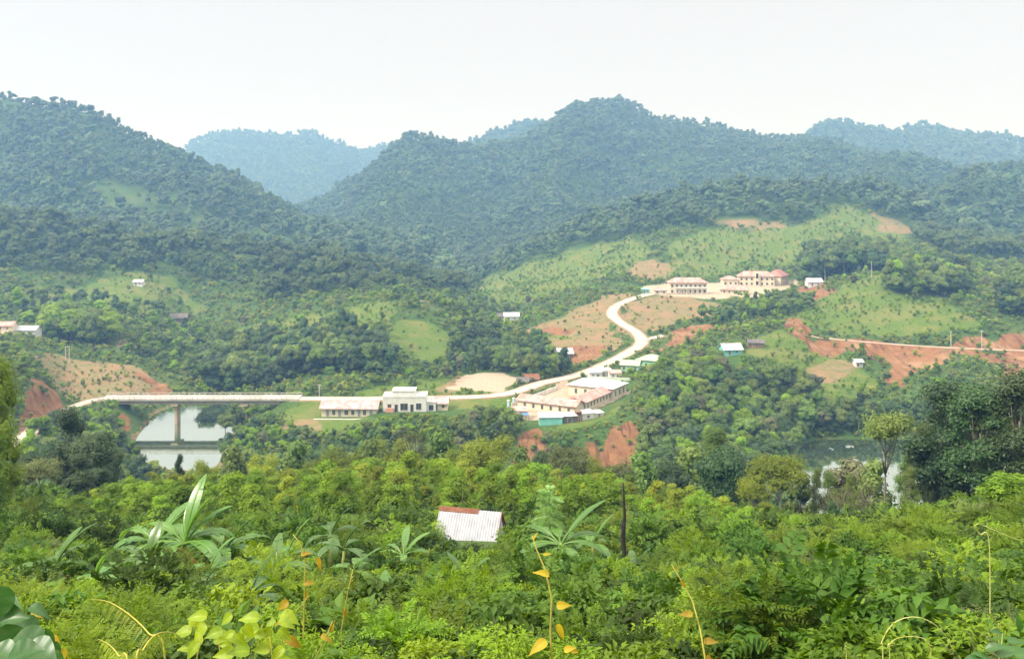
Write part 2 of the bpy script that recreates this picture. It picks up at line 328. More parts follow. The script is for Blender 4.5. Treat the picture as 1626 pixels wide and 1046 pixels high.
def pad(cx, cy, rot, L, Wd, z, blend=4):
    """level the ground under a building"""
    global TZ
    c, s = math.cos(rot), math.sin(rot); x = (TX-cx)*c+(TY-cy)*s; y = -(TX-cx)*s+(TY-cy)*c
    d = np.hypot(np.maximum(np.abs(x)-L/2,0), np.maximum(np.abs(y)-Wd/2,0)); w = 1-sstep(1.0, 1.0+blend, d)
    TZ = TZ*(1-w)+z*w
# roads (column, depth, row)
RD = {
 'hill_road': ([P(470,330,py=633),P(560,330,py=633),P(680,330,py=632),P(760,331,py=630),P(800,335,py=626),P(832,342,py=618),P(862,352,py=608),P(915,371,py=596),P(958,390,py=580),P(998,411,py=560),P(1019,428,py=544),P(1010,446,py=528),P(986,466,py=513),P(972,486,py=500),P(978,506,py=487),P(1003,526,py=475),P(1036,541,py=467),P(1072,546,py=466),P(1110,546,py=467)], 3.4),
 'cut_road': ([P(1268,412,py=531),P(1290,408,py=535),P(1360,402,py=542),P(1450,396,py=549),P(1520,393,py=553),P(1626,391,py=557),P(1760,388,py=562),P(1900,386,py=566)], 2.2),
 'bank_road': ([P(168,330,py=634),P(150,329,py=635),P(122,312,py=644),P(95,293,py=656),P(66,270,py=674),P(35,248,py=695),P(-10,225,py=716),P(-120,205,py=735)], 2.6),
 'spur_road': ([P(1019,432,py=541),P(1036,436,py=537),P(1052,438,py=533)], 2.6),
 'bridge_approach': ([P(60,345,py=624),P(110,337,py=630),P(168,331,py=634)], 2.2),
}
for k, (pts, hw) in RD.items(): RD[k] = (smooth_line(pts), hw)
for k in ('hill_road','cut_road','bank_road','spur_road'): grade(RD[k][0], RD[k][1]+.8, 5.0 if k != 'cut_road' else 3.0)
# level pads
CU = math.radians(60); CUX = (math.cos(CU), math.sin(CU)); CVX = (-math.sin(CU), math.cos(CU)); CO = (21.9, 305.5)
def cp(u, v): return (CO[0]+u*CUX[0]+v*CVX[0], CO[1]+u*CUX[1]+v*CVX[1])
ZC = 8.2
x_, y_ = cp(20, 12); pad(x_, y_, CU, 48, 27, ZC, 5)
pad(*P(556,313,0)[:2], 0, 22, 12, zo(5.0,313), 5)
pad(*P(645,318,0)[:2], 0, 19, 9, zo(6.6,318), 4); pad(*P(699,319,0)[:2], 0, 7, 7, zo(6.6,319), 4)
pad(*P(1115,548,0)[:2], 0, 78, 24, zo(43.5,547), 8); pad(*P(1205,588,0)[:2], 0, 50, 30, zo(47.6,588), 8)
grade(RD['hill_road'][0], RD['hill_road'][1]+.6, 2.0)
TPY = HZ-(TZ-HC)*F/np.maximum(TY, 1.0)
# ------------------------------------------------------------------ land cover (outlines on the slopes, each in its depth range)
COVER = {
 'soil': [([(812,752),(832,700),(842,684),(862,684),(874,748)],245,300), ([(912,748),(930,702),(952,705),(952,750)],245,300), ([(950,752),(962,712),(975,680),(1003,664),(1020,672),(1012,715),(1003,742),(985,757)],245,300),
  ([(1236,504),(1264,504),(1302,528),(1292,536),(1272,536)],392,445),
  ([(1268,533),(1300,537),(1450,549),(1640,558),(1640,590),(1612,570),(1585,574),(1560,576),(1530,565),(1503,560),(1478,580),(1452,596),(1424,618),(1412,606),(1408,580),(1380,568),(1345,553),(1320,562),(1292,552)],340,414),
  ([(1508,553),(1530,540),(1555,534),(1580,540),(1598,554)],394,430), ([(1588,543),(1610,528),(1660,526),(1660,556),(1600,556)],394,430),
  ([(1024,558),(1060,535),(1100,520),(1150,511),(1115,530),(1080,545),(1050,558)],395,475),
  ([(15,700),(38,655),(55,605),(72,588),(88,610),(106,640),(98,655),(35,697)],225,320), ([(212,590),(250,606),(272,630),(252,630),(232,616),(205,600)],335,410),
  ([(188,652),(218,655),(205,690),(186,676)],300,335), ([(868,548),(925,542),(965,552),(925,572),(885,574)],380,460), ([(1590,570),(1620,570),(1610,620),(1598,615)],340,392),
  ([(1268,452),(1320,458),(1300,474),(1270,468)],470,560), ([(826,528),(880,512),(930,522),(900,534)],425,540)],
 'dry': [([(828,527),(900,494),(960,468),(985,461),(1012,465),(975,488),(968,520),(990,548),(950,552),(900,527),(862,532)],425,560),
  ([(992,528),(985,500),(998,480),(1040,471),(1132,476),(1145,490),(1060,522),(1025,535)],440,545), ([(860,535),(930,537),(975,550),(935,575),(885,580),(855,560)],375,460),
  ([(40,560),(130,570),(215,582),(275,628),(100,640),(85,605)],325,420), ([(630,462),(655,456),(685,460),(697,485),(660,478)],465,530),
  ([(995,446),(1008,416),(1040,407),(1068,420),(1064,445)],590,720), ([(1372,340),(1390,338),(1445,362),(1440,372),(1390,362)],700,930), ([(1130,345),(1180,348),(1255,352),(1255,362),(1140,360)],690,860),
  ([(430,692),(470,668),(510,668),(530,690)],280,312), ([(180,548),(200,540),(232,545),(235,556),(190,556)],380,460), ([(700,604),(735,596),(720,625),(690,625)],333,385), ([(1280,590),(1330,565),(1370,580),(1330,606),(1290,606)],330,390)],
 'lime': [([(610,578),(613,530),(638,506),(682,505),(718,535),(745,562),(722,578)],415,475), ([(425,692),(455,650),(515,636),(520,664),(610,664),(530,690)],280,328),
  ([(268,528),(300,510),(395,516),(385,532)],480,560), ([(30,505),(30,425),(230,430),(300,440),(390,443),(430,476),(560,466),(650,462),(620,500),(520,530),(420,520),(300,515),(170,490)],440,640),
  ([(480,520),(500,475),(600,455),(645,470),(620,510),(560,520)],400,500), ([(560,622),(640,600),(700,600),(832,630),(830,650),(720,660),(640,655)],318,385),
  ([(885,684),(900,662),(960,655),(1000,628),(995,640),(960,665),(930,684)],285,345), ([(1190,620),(1180,555),(1235,515),(1285,545),(1330,560),(1410,610),(1330,640)],320,405),
  ([(745,478),(760,445),(830,420),(905,400),(960,390),(1000,380),(1040,400),(1000,430),(930,450),(850,490)],600,870), ([(1060,440),(1060,380),(1140,362),(1260,362),(1345,325),(1400,350),(1440,372),(1420,400),(1300,420)],600,900),
  ([(1236,508),(1300,480),(1400,440),(1500,470),(1570,520),(1500,530),(1350,535)],412,505), ([(1290,475),(1340,450),(1400,432),(1440,445),(1420,480),(1340,485)],450,520), ([(850,560),(860,520),(880,515),(930,535),(900,545)],400,470)],
 'pale': [([(700,618),(735,600),(770,592),(805,590),(835,604),(800,624),(730,622)],333,390), ([(1015,461),(1040,452),(1270,440),(1262,460),(1200,474),(1130,475),(1040,471)],528,625), ([(-60,532),(62,520),(62,528),(-60,540)],375,420)],
}
ATT = {}
jx = 24*fbm(TX/15, TY/15, 41, 4); jy = 12*fbm(TX/15, TY/15, 57, 4)
for k, L in COVER.items():
    a = np.zeros_like(TZ)
    for poly, d0, d1 in L:
        xs = [p[0] for p in poly]
        a = np.maximum(a, (inpoly(TPX+jx, TPY+jy, poly) & (TY >= d0) & (TY <= d1)).astype(float))
    ATT[k] = gsm(gsm(a, .8, 0), .8, 1)
x = (TX-CO[0]); y = (TY-CO[1]); u_ = x*CUX[0]+y*CUX[1]; v_ = x*CVX[0]+y*CVX[1]
ATT['pale'] = np.maximum(ATT['pale'], ((u_ > 5) & (u_ < 46) & (v_ > -2) & (v_ < 27)).astype(float))
ATT['pale'] = np.maximum(ATT['pale'], ((u_ > -13) & (u_ <= 5) & (v_ > 3) & (v_ < 27)).astype(float))
DMIN = np.full(TZ.shape, 1e9)
for k in ('hill_road','cut_road','bank_road','spur_road'): DMIN = np.minimum(DMIN, seg_dist(TX, TY, RD[k][0])[0]-RD[k][1])
ATT['dry'] = np.maximum(ATT['dry'], (1-sstep(.3, 2.2, DMIN))*.75)
ATT['dry'] = np.maximum(ATT['dry'], ((TZ < .9) & (TZ > -1.2) & (TY > 215) & (TY < 400) & (TX < 20))*.55)     # muddy river margins
def samp(A, x, y):
    u = x/DP(y); i = np.clip(np.rint((u-UG[0])/(UG[1]-UG[0])), 0, len(UG)-1).astype(int)
    j = np.clip(np.rint(np.interp(y, ROWS, np.arange(len(ROWS)))), 0, len(ROWS)-1).astype(int); return A[i,j]
TZ = TZ-ATT['soil']*(TY > 240)*(2.4*np.abs(fbm(TX/7, TY/26, 77, 3))+.6*fbm(TX/2.5, TY/12, 79, 2))*sstep(.5, 4, DMIN)
TPY = HZ-(TZ-HC)*F/np.maximum(TY, 1.0)
ATT['lime'] = np.where((TPX < 640) & (TY > 430) & ~(inpoly(TPX, TPY, COVER['lime'][0][0])), ATT['lime']*sstep(-.22, .12, fbm(TX/48, TY/48, 63, 3)), ATT['lime'])
# lowest row reached by the ground in front of each place: what it hides
HOR = np.minimum.accumulate(np.where(TY > 20, TPY, 9999), axis=1)
def visible(x, y, top, margin=14):
    py = HZ-(top-HC)*F/y; return py < samp(HOR, x, y-6)+margin
# ------------------------------------------------------------------ ground
def ground_mat():
    m, t, o = newmat('ground'); p = N(t, 'ShaderNodeBsdfPrincipled'); p.inputs['Roughness'].default_value = .95; p.inputs['Specular IOR Level'].default_value = .1
    geo = N(t, 'ShaderNodeNewGeometry'); vec = geo.outputs['Position']
    n1 = noise(t, .09, 5, .6, vec); n2 = noise(t, .9, 5, .65, vec); n3 = noise(t, .35, 3, .6, vec)
    def at(k):
        a = N(t, 'ShaderNodeAttribute'); a.attribute_name = k
        s = N(t, 'ShaderNodeMath', operation='ADD'); t.links.new(a.outputs['Fac'], s.inputs[0])
        b = N(t, 'ShaderNodeMath', operation='MULTIPLY_ADD'); t.links.new(n2, b.inputs[0]); b.inputs[1].default_value = 1.3; b.inputs[2].default_value = -.65
        t.links.new(b.outputs[0], s.inputs[1]); return ramp(t, s.outputs[0], .38, .62)
    g = mixc(t, ramp(t, n2, .35, .65), (.030,.070,.014), (.065,.115,.024))
    g = mixc(t, ramp(t, n1, .45, .7), g, (.085,.110,.030))
    lime = mixc(t, ramp(t, n2, .35, .7), (.100,.148,.022), (.058,.108,.019)); lime = mixc(t, ramp(t, n1, .45, .65), lime, (.135,.150,.040))
    dry = mixc(t, ramp(t, n3, .35, .65), (.205,.160,.085), (.140,.140,.052)); dry = mixc(t, ramp(t, n1, .42, .62), dry, (.230,.150,.082))
    soil = mixc(t, ramp(t, n3, .3, .7), (.235,.122,.055), (.165,.080,.038)); soil = mixc(t, ramp(t, n1, .5, .7), soil, (.275,.170,.090))
    mp = N(t, 'ShaderNodeMapping'); mp.inputs['Scale'].default_value = (.55,.05,.09); t.links.new(vec, mp.inputs[0])      # dark rain streaks down the cut banks, gully shade put into the colour
    soil = mixc(t, ramp(t, noise(t, 1.0, 5, .7, mp.outputs[0]), .50, .66), soil, (.105,.045,.024)); soil = mixc(t, ramp(t, noise(t, .16, 4, .7, vec), .58, .72), soil, (.10,.115,.035))
    dry = mixc(t, ramp(t, noise(t, .22, 5, .7, vec), .52, .68), dry, (.085,.105,.030))
    pale = mixc(t, ramp(t, n2, .3, .7), (.40,.33,.25), (.31,.25,.18))
    c = mixc(t, at('lime'), g, lime); c = mixc(t, at('dry'), c, dry); c = mixc(t, at('soil'), c, soil); c = mixc(t, at('pale'), c, pale)
    t.links.new(c, p.inputs['Base Color'])
    b = N(t, 'ShaderNodeBump'); b.inputs['Strength'].default_value = .6; b.inputs['Distance'].default_value = .6; t.links.new(n2, b.inputs['Height']); t.links.new(b.outputs[0], p.inputs['Normal'])
    t.links.new(p.outputs[0], o.inputs[0]); return m
nu, nr = TZ.shape
V = np.stack([TX, TY, TZ], -1).reshape(-1, 3)
I = np.arange(nu*nr).reshape(nu, nr)
Q = np.stack([I[:-1,:-1], I[1:,:-1], I[1:,1:], I[:-1,1:]], -1).reshape(-1, 4)
ground = link('hillside_terrain', mesh_np('hillside_terrain', V, Q, ground_mat(), {k: a.ravel() for k, a in ATT.items()}, smooth=True))
tag(ground, 'green river valley ground rising from the near slope to forested mountains', None, None, 'structure')
# ------------------------------------------------------------------ river
def water_mat():
    m, t, o = newmat('river_water'); g = N(t, 'ShaderNodeBsdfGlossy'); g.inputs['Roughness'].default_value = .03; g.inputs['Color'].default_value = (.84,.89,.83,1)
    d = N(t, 'ShaderNodeBsdfDiffuse'); d.inputs['Color'].default_value = (.10,.15,.075,1)
    lw = N(t, 'ShaderNodeLayerWeight'); lw.inputs[0].default_value = .5
    f = ramp(t, lw.outputs['Facing'], .2, .8, .25, .84)
    geo = N(t, 'ShaderNodeNewGeometry'); b = N(t, 'ShaderNodeBump'); b.inputs['Strength'].default_value = .03; b.inputs['Distance'].default_value = .2
    t.links.new(noise(t, .7, 3, .5, geo.outputs['Position']), b.inputs['Height']); t.links.new(b.outputs[0], g.inputs['Normal'])
    ms = N(t, 'ShaderNodeMixShader'); t.links.new(f, ms.inputs[0]); t.links.new(d.outputs[0], ms.inputs[1]); t.links.new(g.outputs[0], ms.inputs[2]); t.links.new(ms.outputs[0], o.inputs[0]); return m
wv = [(-330,186,0),(330,186,0),(330,395,0),(-330,395,0)]
me = bpy.data.meshes.new('river'); me.from_pydata(wv, [], [(0,1,2,3)]); me.materials.append(water_mat())
tag(link('river', me), 'calm grey green river reflecting the sky', None, None, 'structure')
# ------------------------------------------------------------------ roads
def road_mat(name, c1, c2, dirt):
    m, t, o = newmat(name); p = N(t, 'ShaderNodeBsdfPrincipled'); p.inputs['Roughness'].default_value = .92; p.inputs['Specular IOR Level'].default_value = .2
    geo = N(t, 'ShaderNodeNewGeometry'); n1 = noise(t, .18, 4, .65, geo.outputs['Position']); n2 = noise(t, 1.3, 4, .65, geo.outputs['Position'])
    a = N(t, 'ShaderNodeAttribute'); a.attribute_name = 'lat'
    ab = N(t, 'ShaderNodeMath', operation='ABSOLUTE'); t.links.new(a.outputs['Fac'], ab.inputs[0])
    w = N(t, 'ShaderNodeMath', operation='MULTIPLY_ADD'); t.links.new(n2, w.inputs[0]); w.inputs[1].default_value = .7; t.links.new(ab.outputs[0], w.inputs[2])
    c = mixc(t, ramp(t, n1, .35, .65), c1, c2); c = mixc(t, ramp(t, w.outputs[0], .95, 1.25, 0, .9), c, dirt)        # dirt washed over the edges
    k = N(t, 'ShaderNodeMath', operation='SUBTRACT'); t.links.new(ab.outputs[0], k.inputs[0]); k.inputs[1].default_value = .42
    k2 = N(t, 'ShaderNodeMath', operation='ABSOLUTE'); t.links.new(k.outputs[0], k2.inputs[0])
    c = mixc(t, ramp(t, k2.outputs[0], .06, .20, .35, 0), c, tuple(x*.6 for x in c2))                              # wheel tracks
    t.links.new(c, p.inputs['Base Color']); t.links.new(p.outputs[0], o.inputs[0]); return m
M_ROAD = solid('pale_concrete_deck', (.47,.45,.41), (.36,.33,.28), .9, .25)
M_ROAD1 = road_mat('pale_concrete_road', (.46,.44,.40), (.37,.34,.29), (.27,.20,.13))
M_ROAD2 = road_mat('dusty_road', (.42,.35,.28), (.33,.26,.19), (.26,.14,.08))
def road(name, pts, hw, mat, label, lift=.14):
    v = []; f = []; at = []; L = (-1,-1,-.75,-.42,0,.42,.75,1,1)
    for i, p in enumerate(pts):
        d = (pts[min(i+1,len(pts)-1)]-pts[max(i-1,0)]); n = Vector((-d.y, d.x, 0)).normalized(); e = 1+.05*math.sin(i*1.7)+.04*math.sin(i*.63)
        for k, s in enumerate(L): v.append(p+n*hw*s*e+Vector((0,0,-.5 if k in (0,8) else lift+.05*(1-s*s)))); at.append(s)
    for i in range(len(pts)-1):
        for k in range(8): f.append((i*9+k, i*9+k+1, (i+1)*9+k+1, (i+1)*9+k))
    me = bpy.data.meshes.new(name); me.from_pydata([tuple(x) for x in v], [], f); me.materials.append(mat)
    a = me.attributes.new('lat','FLOAT','POINT'); a.data.foreach_set('value', np.array(at, np.float32))
    return tag(link(name, me), label, None, None, 'structure')
road('hill_road', *RD['hill_road'], M_ROAD1, 'pale concrete road curving up from the bridge past the village to the hilltop school')
road('cut_road', *RD['cut_road'], M_ROAD2, 'narrow pale road along the red earth cutting')
road('bank_road', *RD['bank_road'], M_ROAD1, 'pale road leaving the bridge along the brown earth cutting')
road('spur_road', *RD['spur_road'], M_ROAD1, 'short pale side road joining the bend below the school', .2)
# ------------------------------------------------------------------ vegetation: leaf shapes
def unit(a): return a/np.maximum(np.linalg.norm(a, axis=-1, keepdims=True), 1e-9)
def rdir(n, rng): return unit(rng.normal(size=(n,3)))
def diamonds(Pc, Nn, size, aspect, rng, tint):
    """flat four-cornered leaf clumps"""
    n = len(Pc); a = np.cross(Nn, rdir(n, rng)); a = unit(a); b = np.cross(Nn, a)
    s = size[:,None]
    V = np.stack([Pc-a*s, Pc+b*s*aspect, Pc+a*s, Pc-b*s*aspect], 1).reshape(-1,3)
    return V, np.arange(4*n).reshape(n,4), np.repeat(tint, 4)
def folded(B, D, Nn, ln, wd, tint, curl=.15, fold=.18):
    """leaves folded along the midrib: base, right, tip, left, rib"""
    n = len(B); S = unit(np.cross(D, Nn)); U = np.cross(S, D); l = ln[:,None]; w = wd[:,None]
    mid = B+D*l*.5-U*w*fold
    V = np.stack([B, mid+S*w*.5+U*w*fold*2, B+D*l-U*l*curl, mid-S*w*.5+U*w*fold*2, mid], 1).reshape(-1,3)
    k = np.arange(n)[:,None]*5
    return V, np.concatenate([k+np.array([[0,1,2,4]]), k+np.array([[0,4,2,3]])]), np.repeat(tint, 5)
class LV:
    """collects vertex and face arrays"""
    def __init__(s): s.V = []; s.Q = []; s.T = []; s.N = []; s.n = 0
    def add(s, V, Q, T, Nn=None):
        s.V.append(V); s.Q.append(Q+s.n); s.T.append(T); s.n += len(V); s.N.append(Nn if Nn is not None else np.zeros((len(V),3)))
    def mesh(s, name, mat, normals=False):
        return mesh_np(name, np.concatenate(s.V), np.concatenate(s.Q), mat, {'tint': np.concatenate(s.T)}, normals=np.concatenate(s.N) if normals else None)
def ball(seg=8, rings=5):
    v = []; q = []
    for i in range(rings+1):
        t = math.pi*(.04+.92*i/rings)
        for k in range(seg):
            a = 2*math.pi*k/seg; v.append((math.sin(t)*math.cos(a), math.sin(t)*math.sin(a), math.cos(t)))
    for i in range(rings):
        for k in range(seg): q.append((i*seg+k, (i+1)*seg+k, (i+1)*seg+(k+1)%seg, i*seg+(k+1)%seg))
    return np.array(v), np.array(q)
BV, BQ = ball()
def crown_mesh(name, mat, seed, H, z0, rx, lobes, leaves, leaf, shape='round', core=.72, lr=(.28,.45), aspect=.55, spread=.12, softn=False):
    """a tree crown: many leaf clumps spread over overlapping lobes"""
    rng = np.random.default_rng(seed); lv = LV(); h = H-z0; cz = z0+h*.5
    C = []; R = []
    for i in range(lobes):
        d = rng.normal(size=3); d /= np.linalg.norm(d); r = rng.uniform(.25,.72)
        if shape == 'flat': c = np.array([d[0]*rx*rng.uniform(.35,.8), d[1]*rx*rng.uniform(.35,.8), z0+h*rng.uniform(.55,.85)])
        elif shape == 'tall':
            f = rng.uniform(0,1); w = rx*(.25+.55*math.sin(math.pi*min(1,f*.85+.2)))
            c = np.array([d[0]*w*.8, d[1]*w*.8, z0+h*(.1+.8*f)])
        elif shape == 'cone':
            f = rng.uniform(0,1)**1.3; w = rx*(1-f)*.75; c = np.array([d[0]*w, d[1]*w, z0+h*(.08+.84*f)])
        else: c = np.array([d[0]*rx*r, d[1]*rx*r, cz+d[2]*h*.5*r+.1*h])
        C.append(c); R.append(rx*rng.uniform(*lr)*(1 if shape not in ('cone',) else .8))
    C = np.array(C); R = np.array(R); LT = rng.uniform(0,1,lobes)
    ctr = np.array([0,0,z0+h*.35])
    if core:
        for c, r, t in zip(C, R, LT):
            v = BV*r*core*np.array([1,1,.85]); v = v*(1+.25*rng.uniform(-1,1,(len(v),1)))+c
            lv.add(v, BQ, np.full(len(v), t*.4), unit(BV))  # added inner body, tinted dark, blocks light and darkens gaps between clumps
    w = R**2; li = rng.choice(lobes, leaves, p=w/w.sum())
    d = rdir(leaves, rng); d[:,2] = np.where(d[:,2] < -.35, -d[:,2], d[:,2])
    Pc = C[li]+d*R[li][:,None]*(1+rng.normal(0,spread,(leaves,1)))*np.array([1,1,.82])
    nn = unit(d*1.0+rdir(leaves, rng)*.55+np.array([0,0,.35]))
    sz = leaf*rng.uniform(.6,1.35,leaves)
    V, Q, T = diamonds(Pc, nn, sz, aspect, rng, np.clip(.55*LT[li]+.45*rng.uniform(0,1,leaves),0,1))
    sn = unit(.75*d+.35*unit(Pc-ctr)+.25*nn)
    lv.add(V, Q, T, np.repeat(sn, 4, 0))
    return lv.mesh(name, mat, normals=softn), C, R
def trunk_mesh(name, mat, seed, H, z0, r, C=None, limbs=6, lean=.03, n=7):
    rng = random.Random(seed); mb = MB()
    top = Vector((rng.uniform(-lean,lean)*H, rng.uniform(-lean,lean)*H, z0+(H-z0)*.55))
    pts = [Vector((0,0,-.6)), Vector((0,0,.25))]
    for k in range(1,6):
        f = k/5; pts.append(Vector((top.x*f+rng.uniform(-1,1)*r*.5, top.y*f+rng.uniform(-1,1)*r*.5, top.z*f)))
    mb.tube(pts, [r*1.5,r*1.15]+[r*(1-.16*k) for k in range(1,6)], n)
    if C is not None:
        for k in range(min(limbs, len(C))):
            c = Vector(C[k]); f = rng.uniform(.55,.95); b = pts[2+int(f*4)]
            m = (b+c)/2+Vector((0,0,-.08*(c-b).length))
            mb.tube([b, m, c], [r*.45, r*.3, r*.1], 5)
    me = bpy.data.meshes.new(name); me.from_pydata(mb.v, [], mb.f); me.materials.append(mat)
    for p in me.polygons: p.use_smooth = True
    return me
M_BARK = solid('bark_grey_brown', (.16,.13,.10), (.27,.24,.20), .9, 3.0, .4)
M_PALEBARK = solid('bark_pale', (.42,.39,.33), (.27,.24,.20), .85, 3.0, .3)
M_CHAR = solid('charred_wood', (.018,.016,.015), (.04,.035,.03), .9, 6.0, .5)
L_FAR  = leafmat('leaves_mountain_forest', (0.037,0.096,0.033), (0.089,0.168,0.053), (0.144,0.194,0.086), .6, .25, .12, amt=.8, patch=(.011, (.085,.125,.050), .55))
L_MID  = leafmat('leaves_valley_trees', (0.044,0.120,0.017), (0.113,0.210,0.028), (0.189,0.231,0.039), .55, .3, .2, patch=(.02, (.115,.160,.035), .5))
L_DARK = leafmat('leaves_dark', (0.018,0.058,0.015), (0.051,0.110,0.025), (0.080,0.122,0.030), .5, .35, .2)
L_OLIVE = leafmat('leaves_olive', (0.092,0.114,0.028), (0.152,0.176,0.055), (0.120,0.152,0.040), .55, .3, .25)
L_LIME = leafmat('leaves_lime', (0.138,0.209,0.014), (0.264,0.341,0.025), (0.231,0.264,0.023), .55, .22, .35)
L_SAP  = leafmat('leaves_sapling', (0.097,0.205,0.010), (0.213,0.355,0.018), (0.196,0.267,0.017), .55, .22, .35)
L_PALE = leafmat('leaves_pale_grey', (.095,.115,.045), (.155,.165,.080), (.150,.150,.060), .6, .3, .25)
L_BUSH = leafmat('leaves_bush', (0.077,0.155,0.017), (0.194,0.267,0.031), (0.295,0.302,0.045), .5, .35, .3)
L_RIDGE = leafmat('leaves_near_ridge_forest', (.036,.078,.017), (.090,.135,.028), (.110,.150,.040), .6, .25, .15, amt=.8, patch=(.016, (.095,.145,.036), .5))
L_TWIG = leafmat('leaves_thin_grey_green', (.060,.075,.028), (.105,.120,.050), (.110,.105,.045), .8, .05, .2)
L_SHR  = leafmat('leaves_shrub', (0.061,0.147,0.009), (0.158,0.282,0.015), (0.199,0.258,0.019), .55, .22, .35)
L_SHRD = leafmat('leaves_shrub_dark', (0.022,0.075,0.009), (0.077,0.159,0.015), (0.098,0.159,0.019), .55, .22, .3)
L_FEA  = leafmat('leaves_feathery', (0.081,0.173,0.011), (0.163,0.277,0.018), (0.174,0.218,0.020), .55, .22, .4)
L_BAN  = leafmat('leaves_banana', (0.059,0.165,0.030), (0.149,0.286,0.040), (0.117,0.231,0.050), .30, .7, .4, amt=.5)
L_YEL  = leafmat('leaves_yellow', (0.368,0.281,0.014), (0.496,0.367,0.020), (0.416,0.234,0.020), .5, .3, .4, spots=(40,(.30,.14,.02),(.42,.36,.03)))
L_YG   = leafmat('leaves_yellow_green', (.13,.24,.015), (.33,.40,.025), (.32,.36,.02), .45, .35, .45, spots=(45,(.22,.12,.02),(.16,.26,.02)))
L_BIG  = leafmat('leaves_glossy_green', (.025,.100,.014), (.080,.210,.025), (.06,.16,.03), .38, .5, .3, spots=(40,(.10,.12,.02),(.04,.13,.02)))
L_DRY  = leafmat('leaves_withered', (.42,.24,.07), (.55,.36,.14), (.35,.20,.08), .7, .2, .3)
L_STEM = solid('green_stem', (.20,.26,.05), (.30,.30,.08), .6, 4)
L_YSTEM = solid('yellow_stem', (.42,.36,.06), (.30,.30,.05), .6, 4)
L_TEND = solid('pale_tendril', (.40,.44,.10), (.55,.52,.22), .5, 6)
# ------------------------------------------------------------------ scatter of ground cover and far woods (stuff)
def scatter(name, pts, scl, protos, label, rng, tilt=.08, idx=None):
    n = len(pts)
    me = bpy.data.meshes.new(name); me.vertices.add(n); me.vertices.foreach_set('co', np.asarray(pts, np.float32).ravel())
    rot = np.stack([rng.normal(0,tilt,n), rng.normal(0,tilt,n), rng.uniform(0,6.283,n)], 1)
    scl = np.asarray(scl); scl = np.repeat(scl[:,None],3,1)*np.stack([rng.uniform(.9,1.12,n), rng.uniform(.9,1.12,n), rng.uniform(.82,1.25,n)],1)
    a = me.attributes.new('rot','FLOAT_VECTOR','POINT'); a.data.foreach_set('vector', rot.astype(np.float32).ravel())
    a = me.attributes.new('scl','FLOAT_VECTOR','POINT'); a.data.foreach_set('vector', scl.astype(np.float32).ravel())
    a = me.attributes.new('pick','INT','POINT'); a.data.foreach_set('value', (rng.integers(0,len(protos),n) if idx is None else np.asarray(idx)).astype(np.int32))
    o = link(name, me); tag(o, label, None, None, 'stuff')
    g = bpy.data.node_groups.new(name, 'GeometryNodeTree')
    g.interface.new_socket('Geometry', in_out='INPUT', socket_type='NodeSocketGeometry'); g.interface.new_socket('Geometry', in_out='OUTPUT', socket_type='NodeSocketGeometry')
    gi = g.nodes.new('NodeGroupInput'); go = g.nodes.new('NodeGroupOutput')
    iop = g.nodes.new('GeometryNodeInstanceOnPoints'); jn = g.nodes.new('GeometryNodeJoinGeometry')
    for p in reversed(list(protos)):          # joined instances are numbered from the last link
        oi = g.nodes.new('GeometryNodeObjectInfo'); oi.transform_space = 'ORIGINAL'; oi.inputs['Object'].default_value = p; oi.inputs['As Instance'].default_value = True
        g.links.new(oi.outputs['Geometry'], jn.inputs[0])
    def na(k, t):
        x = g.nodes.new('GeometryNodeInputNamedAttribute'); x.data_type = t; x.inputs['Name'].default_value = k; return x.outputs[0]
    g.links.new(gi.outputs[0], iop.inputs['Points']); g.links.new(jn.outputs[0], iop.inputs['Instance'])
    iop.inputs['Pick Instance'].default_value = True
    g.links.new(na('pick','INT'), iop.inputs['Instance Index'])
    e2r = g.nodes.new('FunctionNodeEulerToRotation'); g.links.new(na('rot','FLOAT_VECTOR'), e2r.inputs[0]); g.links.new(e2r.outputs[0], iop.inputs['Rotation'])
    g.links.new(na('scl','FLOAT_VECTOR'), iop.inputs['Scale'])
    g.links.new(iop.outputs[0], go.inputs[0])
    md = o.modifiers.new('scatter', 'NODES'); md.node_group = g
    return o
def grid_pts(x0, x1, y0, y1, s, rng, jit=.42):
    nx = int((x1-x0)/s)+1; ny = int((y1-y0)/(s*.87))+1
    gx, gy = np.meshgrid(np.arange(nx), np.arange(ny), indexing='ij')
    x = x0+(gx+.5*(gy%2))*s+rng.uniform(-jit,jit,gx.shape)*s; y = y0+gy*s*.87+rng.uniform(-jit,jit,gx.shape)*s
    return x.ravel(), y.ravel()
def cands(D0, D1, s, rng, px0=-220, px1=1846, top=6.0, clear=1.5, margin=14):
    """places on the ground that the view can see, clear of roads, pads and water"""
    xs = [(px0-CX)/F*D1, (px1-CX)/F*D1]
    x, y = grid_pts(min(xs), max(xs), D0, D1, s, rng)
    px = CX+F*x/y; m = (px > px0) & (px < px1) & (y > D0) & (y < D1); x, y, px = x[m], y[m], px[m]
    z = terr(x, y); m = (z > .35)|(y < 205); x, y, z, px = x[m], y[m], z[m], px[m]
    m = (samp(DMIN, x, y) > clear) & visible(x, y, z+top, margin); x, y, z, px = x[m], y[m], z[m], px[m]
    return x, y, z, px, HZ-(z-HC)*F/y
BLOCK = []       # (x, y, radius) kept free of plants: buildings and what stands alone
def free(x, y):
    m = np.ones(len(x), bool)
    for bx, by, r in BLOCK: m &= np.hypot(x-bx, y-by) > r
    return m
